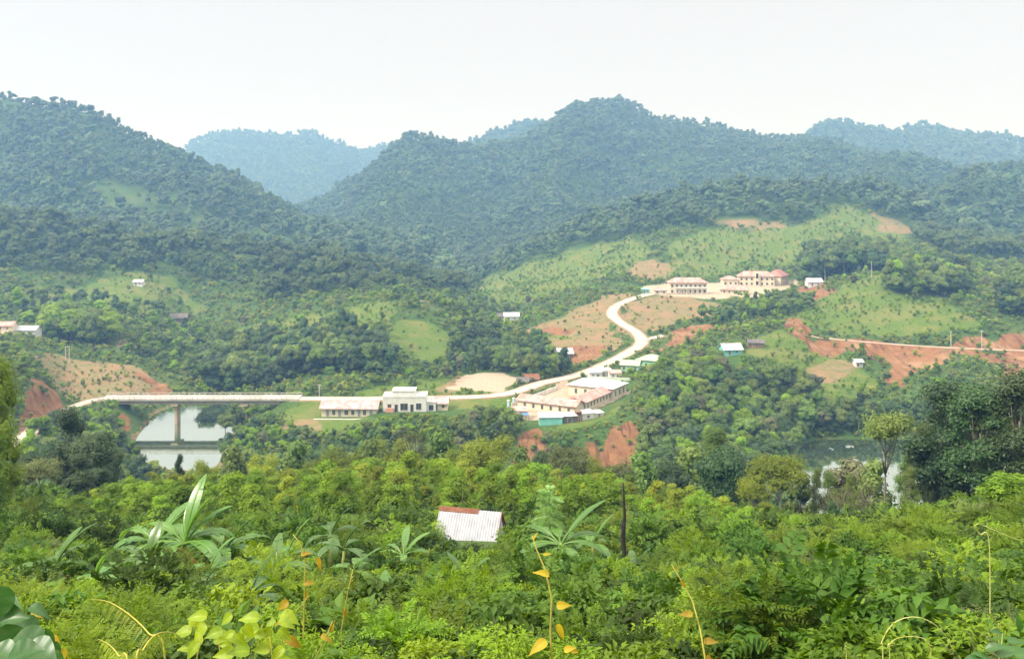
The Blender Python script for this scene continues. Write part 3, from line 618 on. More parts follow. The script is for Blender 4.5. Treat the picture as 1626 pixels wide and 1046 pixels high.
# ------------------------------------------------------------------ buildings
M_CREAM = solid('cream_plaster', (.66,.60,.47), (.57,.50,.38), .85, .6)
M_WHITE = solid('white_plaster', (.68,.68,.66), (.58,.58,.56), .8, .5)
M_REDROOF = solid('faded_red_roof_sheet', (.48,.30,.28), (.38,.19,.15), .6, .45, lo=.42, hi=.60)
M_MAUVE = solid('pale_mauve_roof_sheet', (.47,.34,.35), (.38,.24,.23), .6, .45, lo=.42, hi=.60)
M_WROOF = solid('pale_grey_roof_sheet', (.50,.52,.55), (.42,.44,.47), .45, .7)
M_GROOF = solid('pale_green_roof_sheet', (.40,.45,.32), (.33,.38,.27), .55, .7)
M_GREENW = solid('green_painted_wall', (.30,.55,.38), (.24,.46,.32), .7, .7)
M_TURQ = solid('turquoise_painted_sheet', (.20,.55,.48), (.16,.44,.40), .6, .7)
M_BROWN = solid('brown_weathered_wood', (.17,.10,.06), (.24,.16,.10), .9, 2)
M_DKROOF = solid('dark_weathered_roof', (.09,.085,.085), (.16,.14,.13), .8, 1.2)
M_GLASS = solid('dark_window_glass', (.030,.034,.042), (.05,.055,.065), .15, 1.0, 0, .6)
M_FRAME = solid('window_frame_paint', (.60,.56,.48), (.52,.48,.42), .6, 1)
M_DOORP = solid('door_paint', (.20,.24,.30), (.26,.24,.22), .6, 1)
M_CONC = solid('weathered_concrete', (.46,.42,.36), (.34,.30,.25), .9, .6, .1)
M_PIER = solid('ochre_stained_concrete', (.62,.50,.35), (.50,.39,.26), .9, .6)
M_RUST = solid('rusted_sheet', (.17,.065,.038), (.25,.12,.07), .85, 3)
M_METAL = solid('galvanised_pole', (.55,.54,.50), (.42,.42,.40), .6, 2)
M_BLUE = solid('blue_tarpaulin', (.06,.16,.36), (.09,.22,.42), .5, 2)
def roof_mb(kind, L, Wd, H, rh, ov):
    mb = MB(); a, b = L/2+ov, Wd/2+ov; t = .14
    if kind == 'gable':
        e = H-rh*ov/(Wd/2)
        for s in (-1, 1):
            v = [(-a,s*b,e),(a,s*b,e),(a,0,H+rh),(-a,0,H+rh)]; v += [(p[0],p[1],p[2]+t) for p in v]
            mb.add(v, [(0,1,2,3),(4,7,6,5),(0,4,5,1),(1,5,6,2),(2,6,7,3),(3,7,4,0)])
    elif kind == 'hip':
        e = H; r = max(a-b, .2)
        v = [(-a,-b,e),(a,-b,e),(a,b,e),(-a,b,e),(-r,0,H+rh),(r,0,H+rh)]
        v0 = [(p[0],p[1],p[2]-t) for p in v[:4]]
        mb.add(v+v0, [(0,1,5,4),(1,2,5),(2,3,4,5),(3,0,4),(6,9,8,7),(0,6,7,1),(1,7,8,2),(2,8,9,3),(3,9,6,0)])
    elif kind == 'lean':
        v = [(-a,-b,H),(a,-b,H),(a,b,H+rh),(-a,b,H+rh)]; v += [(p[0],p[1],p[2]+t) for p in v]
        mb.add(v, [(0,3,2,1),(4,5,6,7),(0,1,5,4),(1,2,6,5),(2,3,7,6),(3,0,4,7)])
    else:   # flat slab behind a low parapet
        mb.box(-L/2+.2,L/2-.2,-Wd/2+.2,Wd/2-.2,H-.02,H+.10)
        for x0,x1,y0,y1 in ((-L/2-.08,L/2+.08,-Wd/2-.08,-Wd/2+.17),(-L/2-.08,L/2+.08,Wd/2-.17,Wd/2+.08),(-L/2-.08,-L/2+.17,-Wd/2+.17,Wd/2-.17),(L/2-.17,L/2+.08,-Wd/2+.17,Wd/2-.17)):
            mb.box(x0,x1,y0,y1,H,H+rh)
    return mb
def wall_mb(kind, L, Wd, H, rh):
    mb = MB(); a, b = L/2, Wd/2; g = -1.6
    if kind == 'gable':
        v = [(-a,-b,g),(a,-b,g),(a,b,g),(-a,b,g),(-a,-b,H),(a,-b,H),(a,b,H),(-a,b,H),(-a,0,H+rh-.03),(a,0,H+rh-.03)]
        mb.add(v, [(0,1,5,4),(2,3,7,6),(1,2,6,9,5),(3,0,4,8,7),(4,5,9,8),(6,7,8,9)])
    elif kind == 'lean':
        v = [(-a,-b,g),(a,-b,g),(a,b,g),(-a,b,g),(-a,-b,H),(a,-b,H),(a,b,H+rh*.95),(-a,b,H+rh*.95)]
        mb.add(v, [(0,3,2,1),(4,5,6,7),(0,1,5,4),(1,2,6,5),(2,3,7,6),(3,0,4,7)])
    else: mb.box(-a,a,-b,b,g,H)
    return mb
def opening(root, name, face, L, Wd, u, z, w, h, pane=None, frame=None, pn=None):
    """a window or door on one wall: frame bars proud of the wall, its pane a sub-part"""
    if face in ('front','back'): base = Vector((u, -Wd/2 if face == 'front' else Wd/2, z)); rz = 0 if face == 'front' else math.pi
    else: base = Vector((L/2 if face == 'right' else -L/2, u, z)); rz = math.pi/2 if face == 'right' else -math.pi/2
    f = MB(); t = .09
    f.box(-w/2-t,-w/2,-.07,.02,0,h); f.box(w/2,w/2+t,-.07,.02,0,h); f.box(-w/2-t,w/2+t,-.08,.02,h,h+t); f.box(-w/2-t-.04,w/2+t+.04,-.10,.02,-t,0)
    if name == 'window': f.box(-.025,.025,-.05,-.035,0,h)
    o = f.build(name, frame or M_FRAME, root, base); o.rotation_euler = (0,0,rz)
    g = MB(); g.box(-w/2,w/2,-.03,.01,0,h); g.build(pn or ('pane' if name == 'window' else 'leaf'), pane or M_GLASS, o)
    return o
def building(name, label, cat, x, y, z, rot, L, Wd, H, kind, rh, ov=.5, wall=None, roof=None, opens=(), group=None, rise=None, block=True):
    root = empty(name, (x,y,z), rot); tag(root, label, cat, group)
    wall_mb(kind, L, Wd, H, rh).build('wall', wall or M_CREAM, root)
    roof_mb(kind, L, Wd, H, rh, ov).build('roof', roof or M_REDROOF, root)
    for o in opens: opening(root, o[0], o[1], L, Wd, *o[2:])
    if block: 
        n = max(1, int(L/Wd+.5)); c, s = math.cos(rot), math.sin(rot)
        for k in range(n):
            d = (k+.5)/n*L-L/2; BLOCK.append((x+c*d, y+s*d, Wd*.72+1.0))
    return root
def wins(face, u0, u1, n, z, w=.9, h=1.3): return [('window', face, u0+(u1-u0)*k/max(n-1,1), z, w, h) for k in range(n)]
def gz(x, y): return float(terr(np.array([x]), np.array([y]))[0])
# -- the bridge
br = empty('road_bridge', (0,0,0)); tag(br, 'long pale concrete road bridge crossing the river on ochre piers', 'bridge')
DY, ZB = 330.0, 9.3; XB0, XB1 = P(163,DY,0)[0], P(476,DY,0)[0]
m = MB(); m.box(XB0,XB1,DY-4.0,DY+4.0,ZB-.35,ZB+.16); m.build('deck', M_ROAD, br)
for s in (-1,1):
    m = MB(); m.box(XB0,XB1,DY+s*2.6-.45,DY+s*2.6+.45,ZB-1.75,ZB-.36); m.build('girder', M_CONC, br)
    m = MB(); y0 = DY+s*3.85; m.box(XB0,XB1,y0-.12,y0+.12,ZB+.17,ZB+.42)
    n = 38
    for k in range(n+1):
        x = XB0+(XB1-XB0)*k/n; m.box(x-.09,x+.09,y0-.09,y0+.09,ZB+.43,ZB+1.02)
    m.box(XB0,XB1,y0-.11,y0+.11,ZB+1.03,ZB+1.2); m.build('railing', M_ROAD, br)
for px, w in ((282,.95),(392,.95)):
    x = P(px,DY,0)[0]; m = MB(); zb = gz(x,DY)-1.5
    m.box(x-w/2,x+w/2,DY-1.7,DY+1.7,zb,ZB-2.45); p_ = m.build('pier', M_PIER, br)
    m = MB(); m.box(x-1.25,x+1.25,DY-3.3,DY+3.3,ZB-2.44,ZB-1.76); m.build('pier_cap', M_PIER, p_)
for px in (170,474):
    x = P(px,DY,0)[0]; m = MB(); m.box(x-1.6,x+1.6,DY-4.3,DY+4.3,ZB-7,ZB-1.77); m.build('abutment', M_CONC, br)
# -- the buildings beside the road
x, y, _ = P(557,316,0)
building('school_building', 'long low cream building with mauve roof left of the white flat-roofed one', 'building', x, y, zo(5.0,313), math.radians(-1.5), 19.5, 6.5, 3.3, 'gable', 1.9, .8, M_CREAM, M_MAUVE,
  [('door','front',-7.6,.05,1.0,2.2,M_DOORP),('window','front',-5.4,.7,1.0,1.6),('door','front',-3.3,.05,1.0,2.2,M_DOORP),('window','front',-.9,.7,1.3,1.6),('window','front',1.4,.7,1.0,1.6),('door','front',3.6,.05,1.0,2.2,M_DOORP),('window','front',5.6,.7,1.0,1.6),('door','front',7.9,.05,1.0,2.2,M_DOORP),('window','left',0,1,1,1.3)])
r_ = empty('terrace_wall', (x-1.0, y-7.2, zo(3.0,309)), math.radians(-1.5)); tag(r_, 'low white terrace wall in front of the long cream building', 'wall')
m = MB(); m.box(-10.6,10.6,-.2,.2,-2.5,1.7); m.build('wall', M_WHITE, r_)
m = MB(); m.box(-10.75,10.75,-.28,.28,1.71,1.88); m.build('coping', M_WHITE, r_)
m = MB()
for k in range(12): m.box(-10.3+k*1.87-.12,-10.3+k*1.87+.12,-.24,-.21,.1,1.3)
m.build('buttresses', M_CONC, r_)
BLOCK += [(x-6,y-5,5),(x,y-5,5),(x+6,y-5,5)]
x, y, _ = P(644,319,0)
wb = building('white_hall', 'large white flat-roofed building with raised middle parapet beside the road', 'building', x, y, zo(6.6,318), math.radians(2), 15.5, 8, 5.0, 'flat', .7, 0, M_WHITE, M_WHITE,
  [('window','front',-5.4,.9,1.3,1.9),('door','front',-3.0,.05,1.1,2.6,M_GLASS),('window','front',-.2,.6,2.6,2.4),('door','front',2.6,.05,1.1,2.6,M_GLASS),('window','front',5.0,.8,1.8,2.2),('window','left',0,1,1.2,1.6)])
m = MB(); m.box(-4.4,3.6,-3.2,3.2,5.12,7.2); m.box(-4.6,3.8,-3.4,3.4,7.21,7.45); m.build('raised_parapet', M_WHITE, wb)
m = MB(); m.box(7.76,11.0,-3.2,2.6,-1.5,3.2); m.box(7.78,11.2,-3.4,2.8,3.21,3.42); w_ = m.build('side_annexe', M_WHITE, wb)
m = MB(); m.box(8.6,10.2,-3.26,-3.19,.3,2.2); m.build('pane', M_GLASS, w_)
m = MB(); m.box(-6.6,-3.9,-4.75,-4.1,.0,1.5); m.build('noticeboard', solid('salmon_board', (.62,.30,.24), (.55,.28,.2)), wb)
x, y, _ = P(699,320,0)
building('small_house', 'small cream house with mauve roof right of the white flat-roofed building', 'house', x, y, zo(6.6,319), 0, 5.6, 5.2, 2.7, 'gable', 1.9, .5, M_CREAM, M_MAUVE, [('window','front',1.3,1.0,1.0,1.0),('door','front',-1.2,.05,1.0,2.0,M_DOORP)])
# -- the walled compound
def cbld(name, label, u, v, L, Wd, H, kind, rh, along='u', cat='building', **k):
    x, y = cp(u, v); return building(name, label, cat, x, y, ZC, CU if along == 'u' else CU+math.pi/2, L, Wd, H, kind, rh, **k)
cbld('compound_wing', 'cream compound wing with red roof and a row of windows facing the river', 3.4, 11.5, 23, 6.8, 3.3, 'gable', 1.4, 'v', ov=.7, opens=wins('back',-9,8.5,6,.9,.9,1.5)+wins('front',-8,8,5,.9))
cbld('long_wing', 'cream compound wing with red roof running back towards the grey roof', 18.6, 3.4, 23.4, 6.8, 3.3, 'gable', 1.4, 'u', ov=.7, opens=wins('front',-11,11,9,.9,.9,1.5)+wins('back',-10,10,6,.9))
cbld('grey_roofed_hall', 'cream hall with wide pale grey hipped roof behind the red-roofed wings', 37.2, 8.5, 13.4, 18.5, 4.2, 'hip', 2.2, 'u', ov=.8, roof=M_WROOF, opens=wins('left',-6,6,4,1.0,1.0,1.8)+wins('front',-4,4,3,1.0,1.1,1.8))
x, y = cp(15.5, 8.6); building('entrance_porch', 'dark red lean-to porch inside the white courtyard', 'porch', x, y, ZC, CU, 6, 3.4, 2.6, 'lean', -.6, .2, M_CREAM, solid('dark_red_roof_sheet', (.42,.10,.08), (.34,.08,.06)), [('door','back',0,.05,1.2,2.1,M_DOORP)])
# perimeter walls and gate posts of the compound
pw = empty('perimeter_wall', (*cp(20,26), ZC), CU); tag(pw, 'low white wall along the road side of the compound', 'wall')
m = MB(); m.box(-19,17,-.12,.12,-1.5,1.5); m.build('wall', M_WHITE, pw)
m = MB()
for k in range(12): m.box(-18.9+k*3.2,-18.5+k*3.2,-.2,-.13,-1.4,1.75)
m.build('piers', M_CREAM, pw)
for k, (u, v) in enumerate(((-1,26.2),(3.2,26.4))):
    g = empty('gate_post', (*cp(u,v), ZC), CU); tag(g, ('blue gate post nearest the river at the compound entrance','blue gate post on the road side of the compound entrance')[k], 'gate post', 'blue gate posts of the compound')
    m = MB(); m.box(-.35,.35,-.35,.35,-1,2.6); m.build('post', solid('pale_blue_paint', (.35,.55,.66), (.3,.48,.6)), g); m = MB(); m.box(-.45,.45,-.45,.45,2.61,2.85); m.build('cap', M_WHITE, g)
# sheds on the river side
def shed(label, px, D, z, rot, L, Wd, H, rh, wall, roof, kind='lean', opens=(), cat='shed', name='shed'):
    x, y, _ = P(px, D, 0); z = gz(x,y) if z is None else z
    return building(name, label, cat, x, y, z, rot, L, Wd, H, kind, rh, .25, wall, roof, opens)
pad(*P(870,294,0)[:2], 0, 26, 9, zo(6.3,294), 3); pad(*P(930,298,0)[:2], 0, 14, 9, zo(6.6,298), 3); pad(*P(826,303,0)[:2], 0, 7, 6, zo(6.6,303), 3)
TPY = HZ-(TZ-HC)*F/np.maximum(TY, 1.0)
shed('turquoise shed with white roof in front of the red-roofed compound wing', 874, 292, None, math.radians(3), 7.6, 3.6, 2.3, .9, M_TURQ, M_WROOF, opens=[('door','left',0,.05,1,1.9,M_DOORP)])
shed('dark open shed with white roof right of the turquoise shed', 903, 293.5, None, math.radians(12), 5.0, 3.0, 2.3, .7, M_DKROOF, M_WROOF, opens=[('door','front',0,.05,1.4,1.9,M_DKROOF)])
shed('narrow rust-brown shed standing between the white sheds', 918, 294, None, math.radians(20), 1.7, 1.7, 3.4, .3, M_RUST, M_BROWN, opens=[('door','front',0,.05,.8,1.9,M_BROWN)])
shed('small white shed with pale roof under the corner of the compound', 931, 297, None, math.radians(25), 4.6, 3.0, 2.4, .6, M_WHITE, M_WROOF, opens=[('window','front',0,1,.9,.8)])
shed('pale shed at the right end of the row below the compound', 948, 299, None, math.radians(30), 3.6, 2.6, 2.0, .5, M_CREAM, M_WROOF, opens=[('door','front',0,.05,.9,1.8,M_DOORP)])
shed('shed with faded red roof left of the turquoise shed', 826, 303, None, math.radians(-8), 5.2, 3.8, 2.3, .8, M_CREAM, M_REDROOF, opens=[('door','front',.8,.05,1,1.9,M_DOORP)])
x, y, _ = P(834,299.5,0); t_ = empty('tarpaulin_stall', (x,y,gz(x,y))); tag(t_, 'small blue tarpaulin stall beside the faded red shed', 'stall')
m = MB(); m.add([(-1.2,-.8,1.5),(1.2,-.8,1.5),(1.2,.8,1.9),(-1.2,.8,1.9),(-1.2,-.8,1.54),(1.2,-.8,1.54),(1.2,.8,1.94),(-1.2,.8,1.94)],[(0,3,2,1),(4,5,6,7),(0,1,5,4),(1,2,6,5),(2,3,7,6),(3,0,4,7)]); m.build('cover', M_BLUE, t_)
for sx, sy, h in ((-1.1,-.7,1.5),(1.1,-.7,1.5),(1.1,.7,1.85),(-1.1,.7,1.85)):
    m = MB(); m.box(sx-.05,sx+.05,sy-.05,sy+.05,-.5,h); m.build('leg', M_BROWN, t_)
# pale green roofs and sheds further up the road
pad(*P(1020,376,0)[:2], 0, 24, 14, zo(15.2,376), 4); pad(*P(968,362,0)[:2], 0, 20, 10, zo(12.8,362), 3)
TPY = HZ-(TZ-HC)*F/np.maximum(TY, 1.0)
x, y, _ = P(1036,380,0); building('green_roofed_hall', 'larger hall with pale green hipped roof below the road bend', 'hall', x, y, zo(15.2,376), math.radians(-28), 11, 9, 3.6, 'hip', 2.0, .6, M_GREENW, M_GROOF, wins('front',-4,4,4,1.0)+wins('right',-2.5,2.5,2,1.0))
x, y, _ = P(1002,371,0); building('green_walled_house', 'smaller green-walled house with pale green roof left of the hall', 'house', x, y, zo(15.2,376), math.radians(-20), 7.5, 6, 3.0, 'gable', 1.5, .5, M_GREENW, M_GROOF, wins('front',-2.4,2.4,3,.9))
for px, D, rt, L, w_, r_, lb in ((944,362,8,5,M_WHITE,M_WROOF,'white shed with pale roof nearest the road above the grey-roofed hall'),(960,366,14,5.5,M_CREAM,M_WROOF,'cream shed with pale roof in the middle of the row by the road'),(976,361,4,5,M_WHITE,M_REDROOF,'white shed with red roof in front of the green-walled house')):
    shed(lb, px, D, None, math.radians(rt), L, 3.6, 2.6, .7, w_, r_, 'lean', [('door','front',-1,.05,1,2,M_DOORP),('window','front',1,.9,1,1)])
gw = empty('garden_wall', (*P(968,354.5,0)[:2], zo(12.4,354.5)), math.radians(-14)); tag(gw, 'low pale green wall below the sheds along the road', 'wall')
m = MB(); m.box(-9,9,-.15,.15,-2,1.6); m.build('wall', solid('pale_green_wall', (.55,.68,.50),(.48,.6,.45)), gw); m = MB(); m.box(-9.1,9.1,-.22,.22,1.61,1.75); m.build('coping', M_WHITE, gw)
# huts in the fields
def hut(label, px, D, rot, L, Wd, H, rh, wall, roof, kind='gable', opens=None, z=None, cat='house', name='house', ov=.5):
    x, y, _ = P(px, D, 0); z = gz(x,y) if z is None else z
    return building(name, label, cat, x, y, z, math.radians(rot), L, Wd, H, kind, rh, ov, wall, roof, opens if opens is not None else [('door','front',-L*.2,.05,.9,1.9,M_BROWN),('window','front',L*.2,.9,.8,.8)])
hut('house with bright pale roof on the brown field below the road bend', 896, 418, 12, 7, 5.5, 2.4, 2.0, M_BROWN, M_WROOF)
hut('dark house with grey roof left of the bright-roofed one on the brown field', 873, 414, 35, 6, 5, 2.4, 1.8, M_BROWN, M_DKROOF)
hut('house with dark red roof beside the sand heap', 844, 362, 5, 5.4, 4.2, 2.3, 1.6, M_BROWN, M_RUST)
hut('grey-roofed hut touching the dark red roofed house', 831, 360, -10, 4.6, 3.6, 2.0, 1.2, M_BROWN, M_DKROOF)
hut('far white-roofed house in the narrow valley behind the light green mound', 812, 545, 4, 9, 6, 2.8, 2.0, M_WHITE, M_WROOF)
hut('far small pale house left of the valley mouth', 797, 552, 0, 5, 4, 2.4, 1.6, M_CREAM, M_DKROOF)
hut('house with white and blue gable among bushes on the right slope', 1160, 372, 8, 8, 6, 2.4, 2.0, M_TURQ, M_WROOF)
hut('low house with brown roof right of the blue-gabled house', 1200, 379, -6, 6.5, 4, 2.0, 1.0, M_BROWN, M_DKROOF)
hut('tiny white hut on the green slope below the red cutting', 1362, 374, 10, 3.2, 2.6, 2.0, .9, M_WHITE, M_WROOF)
hut('pale house behind trees right of the hilltop school', 1292, 548, 0, 9, 6, 2.8, 2.0, M_WHITE, M_WROOF)
hut('red-roofed house at the left edge beside the upper bank road', 10, 418, 4, 8, 5, 2.6, 1.6, M_CREAM, M_REDROOF)
hut('house with pale blue roof at the left edge right of the red-roofed one', 45, 421, -3, 10, 5.5, 2.6, 1.6, M_WHITE, M_WROOF)
hut('grey-roofed farmhouse beside the terraced rice fields', 285, 535, 6, 10, 6, 2.4, 2.2, M_BROWN, M_DKROOF)
hut('small white-roofed hut among trees above the farmhouse', 221, 575, 0, 6, 4.5, 2.2, 1.4, M_WHITE, M_WROOF)
hut('tiny white hut right of the big leafy clump on the left bank', 172, 500, 0, 4, 3.4, 2.2, 1.2, M_WHITE, M_WROOF)
for px, D, r_ in ((1160,366,5),(1160,359,5),(1162,352,5),(1200,373,4),(1200,366,4),(1362,368,3),(1362,362,3),(896,411,4),(873,408,4),(285,527,6),(285,518,5),(221,567,5),(221,559,5),(221,551,5),(812,536,6),(812,527,5)):
    x, y, _ = P(px, D, 0); BLOCK.append((x, y, r_))       # kept clear in front of the huts
# the school on the hill
def two_rows(L, n, H): return wins('front',-L/2+1.5,L/2-1.5,n,.9,1.2,1.5)+wins('front',-L/2+1.5,L/2-1.5,n,H/2+.7,1.2,1.5)
x, y, _ = P(1091,548,0)
sb = building('school_block', 'two-storey cream school block with red hipped roof on the hilltop', 'school', x, y, zo(43.5,547), 0, 23, 8.5, 7.0, 'hip', 2.9, .8, M_CREAM, M_REDROOF, two_rows(23,8,7.0)+wins('left',-2,2,2,1)+wins('right',-2,2,2,1))
m = MB(); m.box(-8,11.2,-5.6,-4.27,3.45,3.7); b_ = m.build('balcony', M_WHITE, sb)
m = MB(); m.box(-8,11.2,-5.6,-5.5,3.71,4.5); m.build('railing', M_WHITE, b_)
for k in range(7):
    m = MB(); m.box(-7.9+k*3.15,-7.6+k*3.15,-5.5,-5.2,-.5,3.44); m.build('column', M_WHITE, sb)
x, y, _ = P(1048,541,0); building('gatehouse', 'small gatehouse with red hipped roof at the left end of the school yard', 'gatehouse', x, y, zo(43.5,547), 0, 7.4, 4.6, 2.6, 'hip', 1.7, .5, M_CREAM, M_REDROOF, wins('front',-2,2,2,.9))
hut('turquoise shed left of the school gatehouse', 1025, 549, 0, 4.5, 3.4, 2.4, .6, M_TURQ, M_TURQ, 'lean', cat='shed', name='shed')
x, y, _ = P(1158,588,0); building('school_annexe', 'small cream school building with red roof between the two larger blocks', 'school', x, y, zo(47.6,588), 0, 10, 7, 4.6, 'hip', 2.2, .6, M_CREAM, M_REDROOF, wins('front',-3.4,3.4,3,1.2,1.2,1.6))
x, y, _ = P(1166,546,0); building('assembly_hall', 'low school hall with wide red roof in front of the annexe', 'hall', x, y, zo(43.5,547), math.radians(-14), 17, 9, 2.8, 'hip', 2.8, .8, M_CREAM, M_REDROOF, wins('right',-2.5,2.5,3,.8)+wins('front',-6,6,5,.8))
x, y, _ = P(1200,590,0)
mb_ = building('main_school_block', 'largest school block with broad red roof and a central tower', 'school', x, y, zo(47.6,588), math.radians(-5), 23, 8, 6.6, 'hip', 3.2, .8, M_CREAM, M_REDROOF, two_rows(23,7,6.6))
m = MB(); m.box(-1.5,1.5,-5.2,-4.02,-1,9.6); t_ = m.build('tower', M_CREAM, mb_)
m = MB(); m.box(-.8,.8,-5.27,-5.19,5.2,8.4); m.box(-.8,.8,-5.27,-5.19,1.0,3.4); m.build('pane', M_GLASS, t_)
x, y, _ = P(1234,600,0); building('rear_school_block', 'school block with red roof in shade-darkened colour at the right end of the hilltop', 'school', x, y, zo(47.6,588), math.radians(58), 19, 10, 6.2, 'hip', 4.2, .8, M_CREAM, solid('shade_tinted_red_roof_sheet', (.36,.18,.15),(.30,.13,.11)), wins('front',-7,7,5,1.0)+wins('front',-7,7,5,4.2)+wins('right',-3,3,2,1.0))  # shade of the slope facing away from the sun, put into the roof colour
# utility poles
def pole(label, px, D, h, twin=0.0, arm=1.2):
    x, y, _ = P(px, D, 0); r = empty('utility_pole', (x,y,gz(x,y))); tag(r, label, 'utility pole', 'utility poles')
    for s in ((-1,1) if twin else (0,)):
        m = MB(); m.tube([(s*twin/2,0,-1),(s*twin/2,0,h)], [.19,.12], 8); m.build('pole', M_METAL, r)
    w = twin/2+arm/2; m = MB(); m.box(-w,w,-.07,.07,h-.5,h-.34); m.build('crossarm', M_METAL, r)
    m = MB()
    for k in (-1,0,1): m.tube([(k*w*.85,0,h-.34),(k*w*.85,0,h-.1)], .07, 6)
    m.build('insulators', M_WHITE, r)
pole('twin pale utility pole on the scrubby slope above the left road', 107, 384, 7.5, 1.7, .4)
pole('left utility pole beside the narrow road on the red cutting', 1510, 399, 7.0)
pole('grey utility pole before the rounded red mound on the cutting', 1559, 389, 9.0)
pole('utility pole on the green knoll above the red cutting', 1384, 498, 9.0)
pole('utility pole standing left of the white flat-roofed building behind the road', 507, 335, 4.5)
# ------------------------------------------------------------------ the tin hut on the near slope
def tin_hut():
    x, y, _ = P(747,55,0); r = empty('field_hut', (x,y,57.3), math.radians(-14)); tag(r, 'small field hut with corrugated white tin roof and rusty ridge among the shrubs', 'hut')
    L, a, he, hr = 4.0, 1.4, .58, 2.3
    m = MB(); v = []; f = []; n = 96
    tin = solid('white_corrugated_tin', (.35,.36,.385), (.27,.28,.31), .45, 2.0, .05, .4)
    t = tin.node_tree; p = [q for q in t.nodes if q.type == 'BSDF_PRINCIPLED'][0]      # rain streaks down the sheets
    tcn = N(t,'ShaderNodeTexCoord'); mp = N(t,'ShaderNodeMapping'); mp.inputs['Scale'].default_value = (9,.6,.6); t.links.new(tcn.outputs['Object'], mp.inputs[0])
    src = p.inputs['Base Color'].links[0].from_socket; t.links.new(mixc(t, ramp(t, noise(t, 1.6, 5, .7, mp.outputs[0]), .55, .75), src, (.30,.27,.25)), p.inputs['Base Color'])
    for s, nm in ((-1,'front_roof'),(1,'back_roof')):
        v = []; f = []
        for i in range(n+1):
            xx = -L/2+L*i/n; dz = .022*math.sin(i*2*math.pi/4)
            v += [(xx, s*a, he+dz), (xx, 0, hr+dz), (xx, s*a, he+dz-.012), (xx, 0, hr+dz-.012)]
        for i in range(n):
            b = i*4; f += [(b,b+4,b+5,b+1),(b+2,b+3,b+7,b+6)]
            f += [(b,b+2,b+6,b+4)]
        mm = MB(); mm.add(v, f); o = mm.build('roof', tin, r); 
    m = MB()
    for s in (-1,1): m.add([(-L/2-.02,s*.17,hr-.16),(.55,s*.17,hr-.16),(.55,0,hr+.07),(-L/2-.02,0,hr+.07),(-L/2-.02,s*.17,hr-.20),(.55,s*.17,hr-.20),(.55,0,hr+.035),(-L/2-.02,0,hr+.035)],[(0,1,2,3),(4,7,6,5),(0,4,5,1),(1,5,6,2),(3,7,4,0)])
    m.build('ridge_cap', M_RUST, r)
    m = MB()
    for s in (-1,1):   # barge boards on the right gable
        m.add([(L/2+.02,s*a,he-.08),(L/2+.07,s*a,he-.08),(L/2+.07,0,hr-.05),(L/2+.02,0,hr-.05),(L/2+.02,s*a,he+.05),(L/2+.07,s*a,he+.05),(L/2+.07,0,hr+.06),(L/2+.02,0,hr+.06)],[(0,3,2,1),(4,5,6,7),(0,1,5,4),(1,2,6,5),(2,3,7,6),(3,0,4,7)])
    m.build('barge_board', M_RUST, r)
    m = MB(); m.add([(L/2-.02,-a*.8,he-.3),(L/2-.02,a*.8,he-.3),(L/2-.02,a*.05,hr-.45),(L/2-.02,-a*.25,hr-.75),(L/2-.06,-a*.8,he-.3),(L/2-.06,a*.8,he-.3),(L/2-.06,a*.05,hr-.45),(L/2-.06,-a*.25,hr-.75)],[(0,1,2,3),(4,7,6,5),(0,4,5,1),(1,5,6,2),(2,6,7,3),(3,7,4,0)]); m.build('gable_panel', M_WROOF, r)
    for sx in (-1,1):
        for sy in (-1,1):
            m = MB(); m.tube([(sx*L*.42,sy*a*.7,-.6),(sx*L*.42,sy*a*.7,he+.55)], .05, 6); m.build('post', M_BROWN, r)
    m = MB(); m.box(-L*.44,L*.44,-a*.68,a*.68,-.1,-.02); m.build('floor', M_BROWN, r)
    BLOCK.append((x, y-.3, 2.3)); BLOCK.extend([(x+2.8, y-.8, 1.5),(x+2.5, y-4, 1.5),(x+2.1, y-7, 1.3),(x+1.9, y-.2, 1.5),(x+1.6, y-2.2, 1.5)]+[(x*k, y*k, w) for k, w in ((.965,2.2),(.93,2.2),(.89,1.9),(.85,1.5),(.81,1.2))])
tin_hut()
# ------------------------------------------------------------------ where things stand, in words
MARKS = [(746,835,'the tin-roofed hut'),(990,840,'the charred trunk'),(557,650,'the long cream building'),(645,640,'the white flat-roofed building'),(905,640,'the red-roofed compound'),(330,633,'the bridge'),(280,720,'the water under the bridge'),
 (60,680,'the bank road'),(1090,455,'the two-storey school block'),(1215,445,'the largest school block'),(1420,590,'the red gully'),(1000,530,'the road bend'),(670,545,'the light green mound'),(985,710,'the red scar below the compound'),(845,725,'the left red scar'),
 (1380,760,'the right-hand stretch of river'),(290,850,'the large banana clump'),(885,840,'the banana beside the feathery tree'),(1160,548,'the blue-gabled house'),(330,520,'the rice fields'),(1530,700,'the tall dark trees at the right'),(60,770,'the olive-brown tree'),(1240,760,'the flat-topped yellow-green tree'),(395,930,'the torn-leaved banana')]
def where(px, py):
    d = [(math.hypot(px-a, (py-b)*1.3), a, b, n) for a, b, n in MARKS]; d.sort(); _, a, b, n = d[0]
    dx, dy = px-a, py-b
    if abs(dx) > abs(dy)*1.6: return ('left of ' if dx < 0 else 'right of ')+n
    return ('up the slope from ' if dy < 0 else 'down the slope from ')+n
def xyz(px, D): x = (px-CX)/F*D; return x, D, gz(x, D)
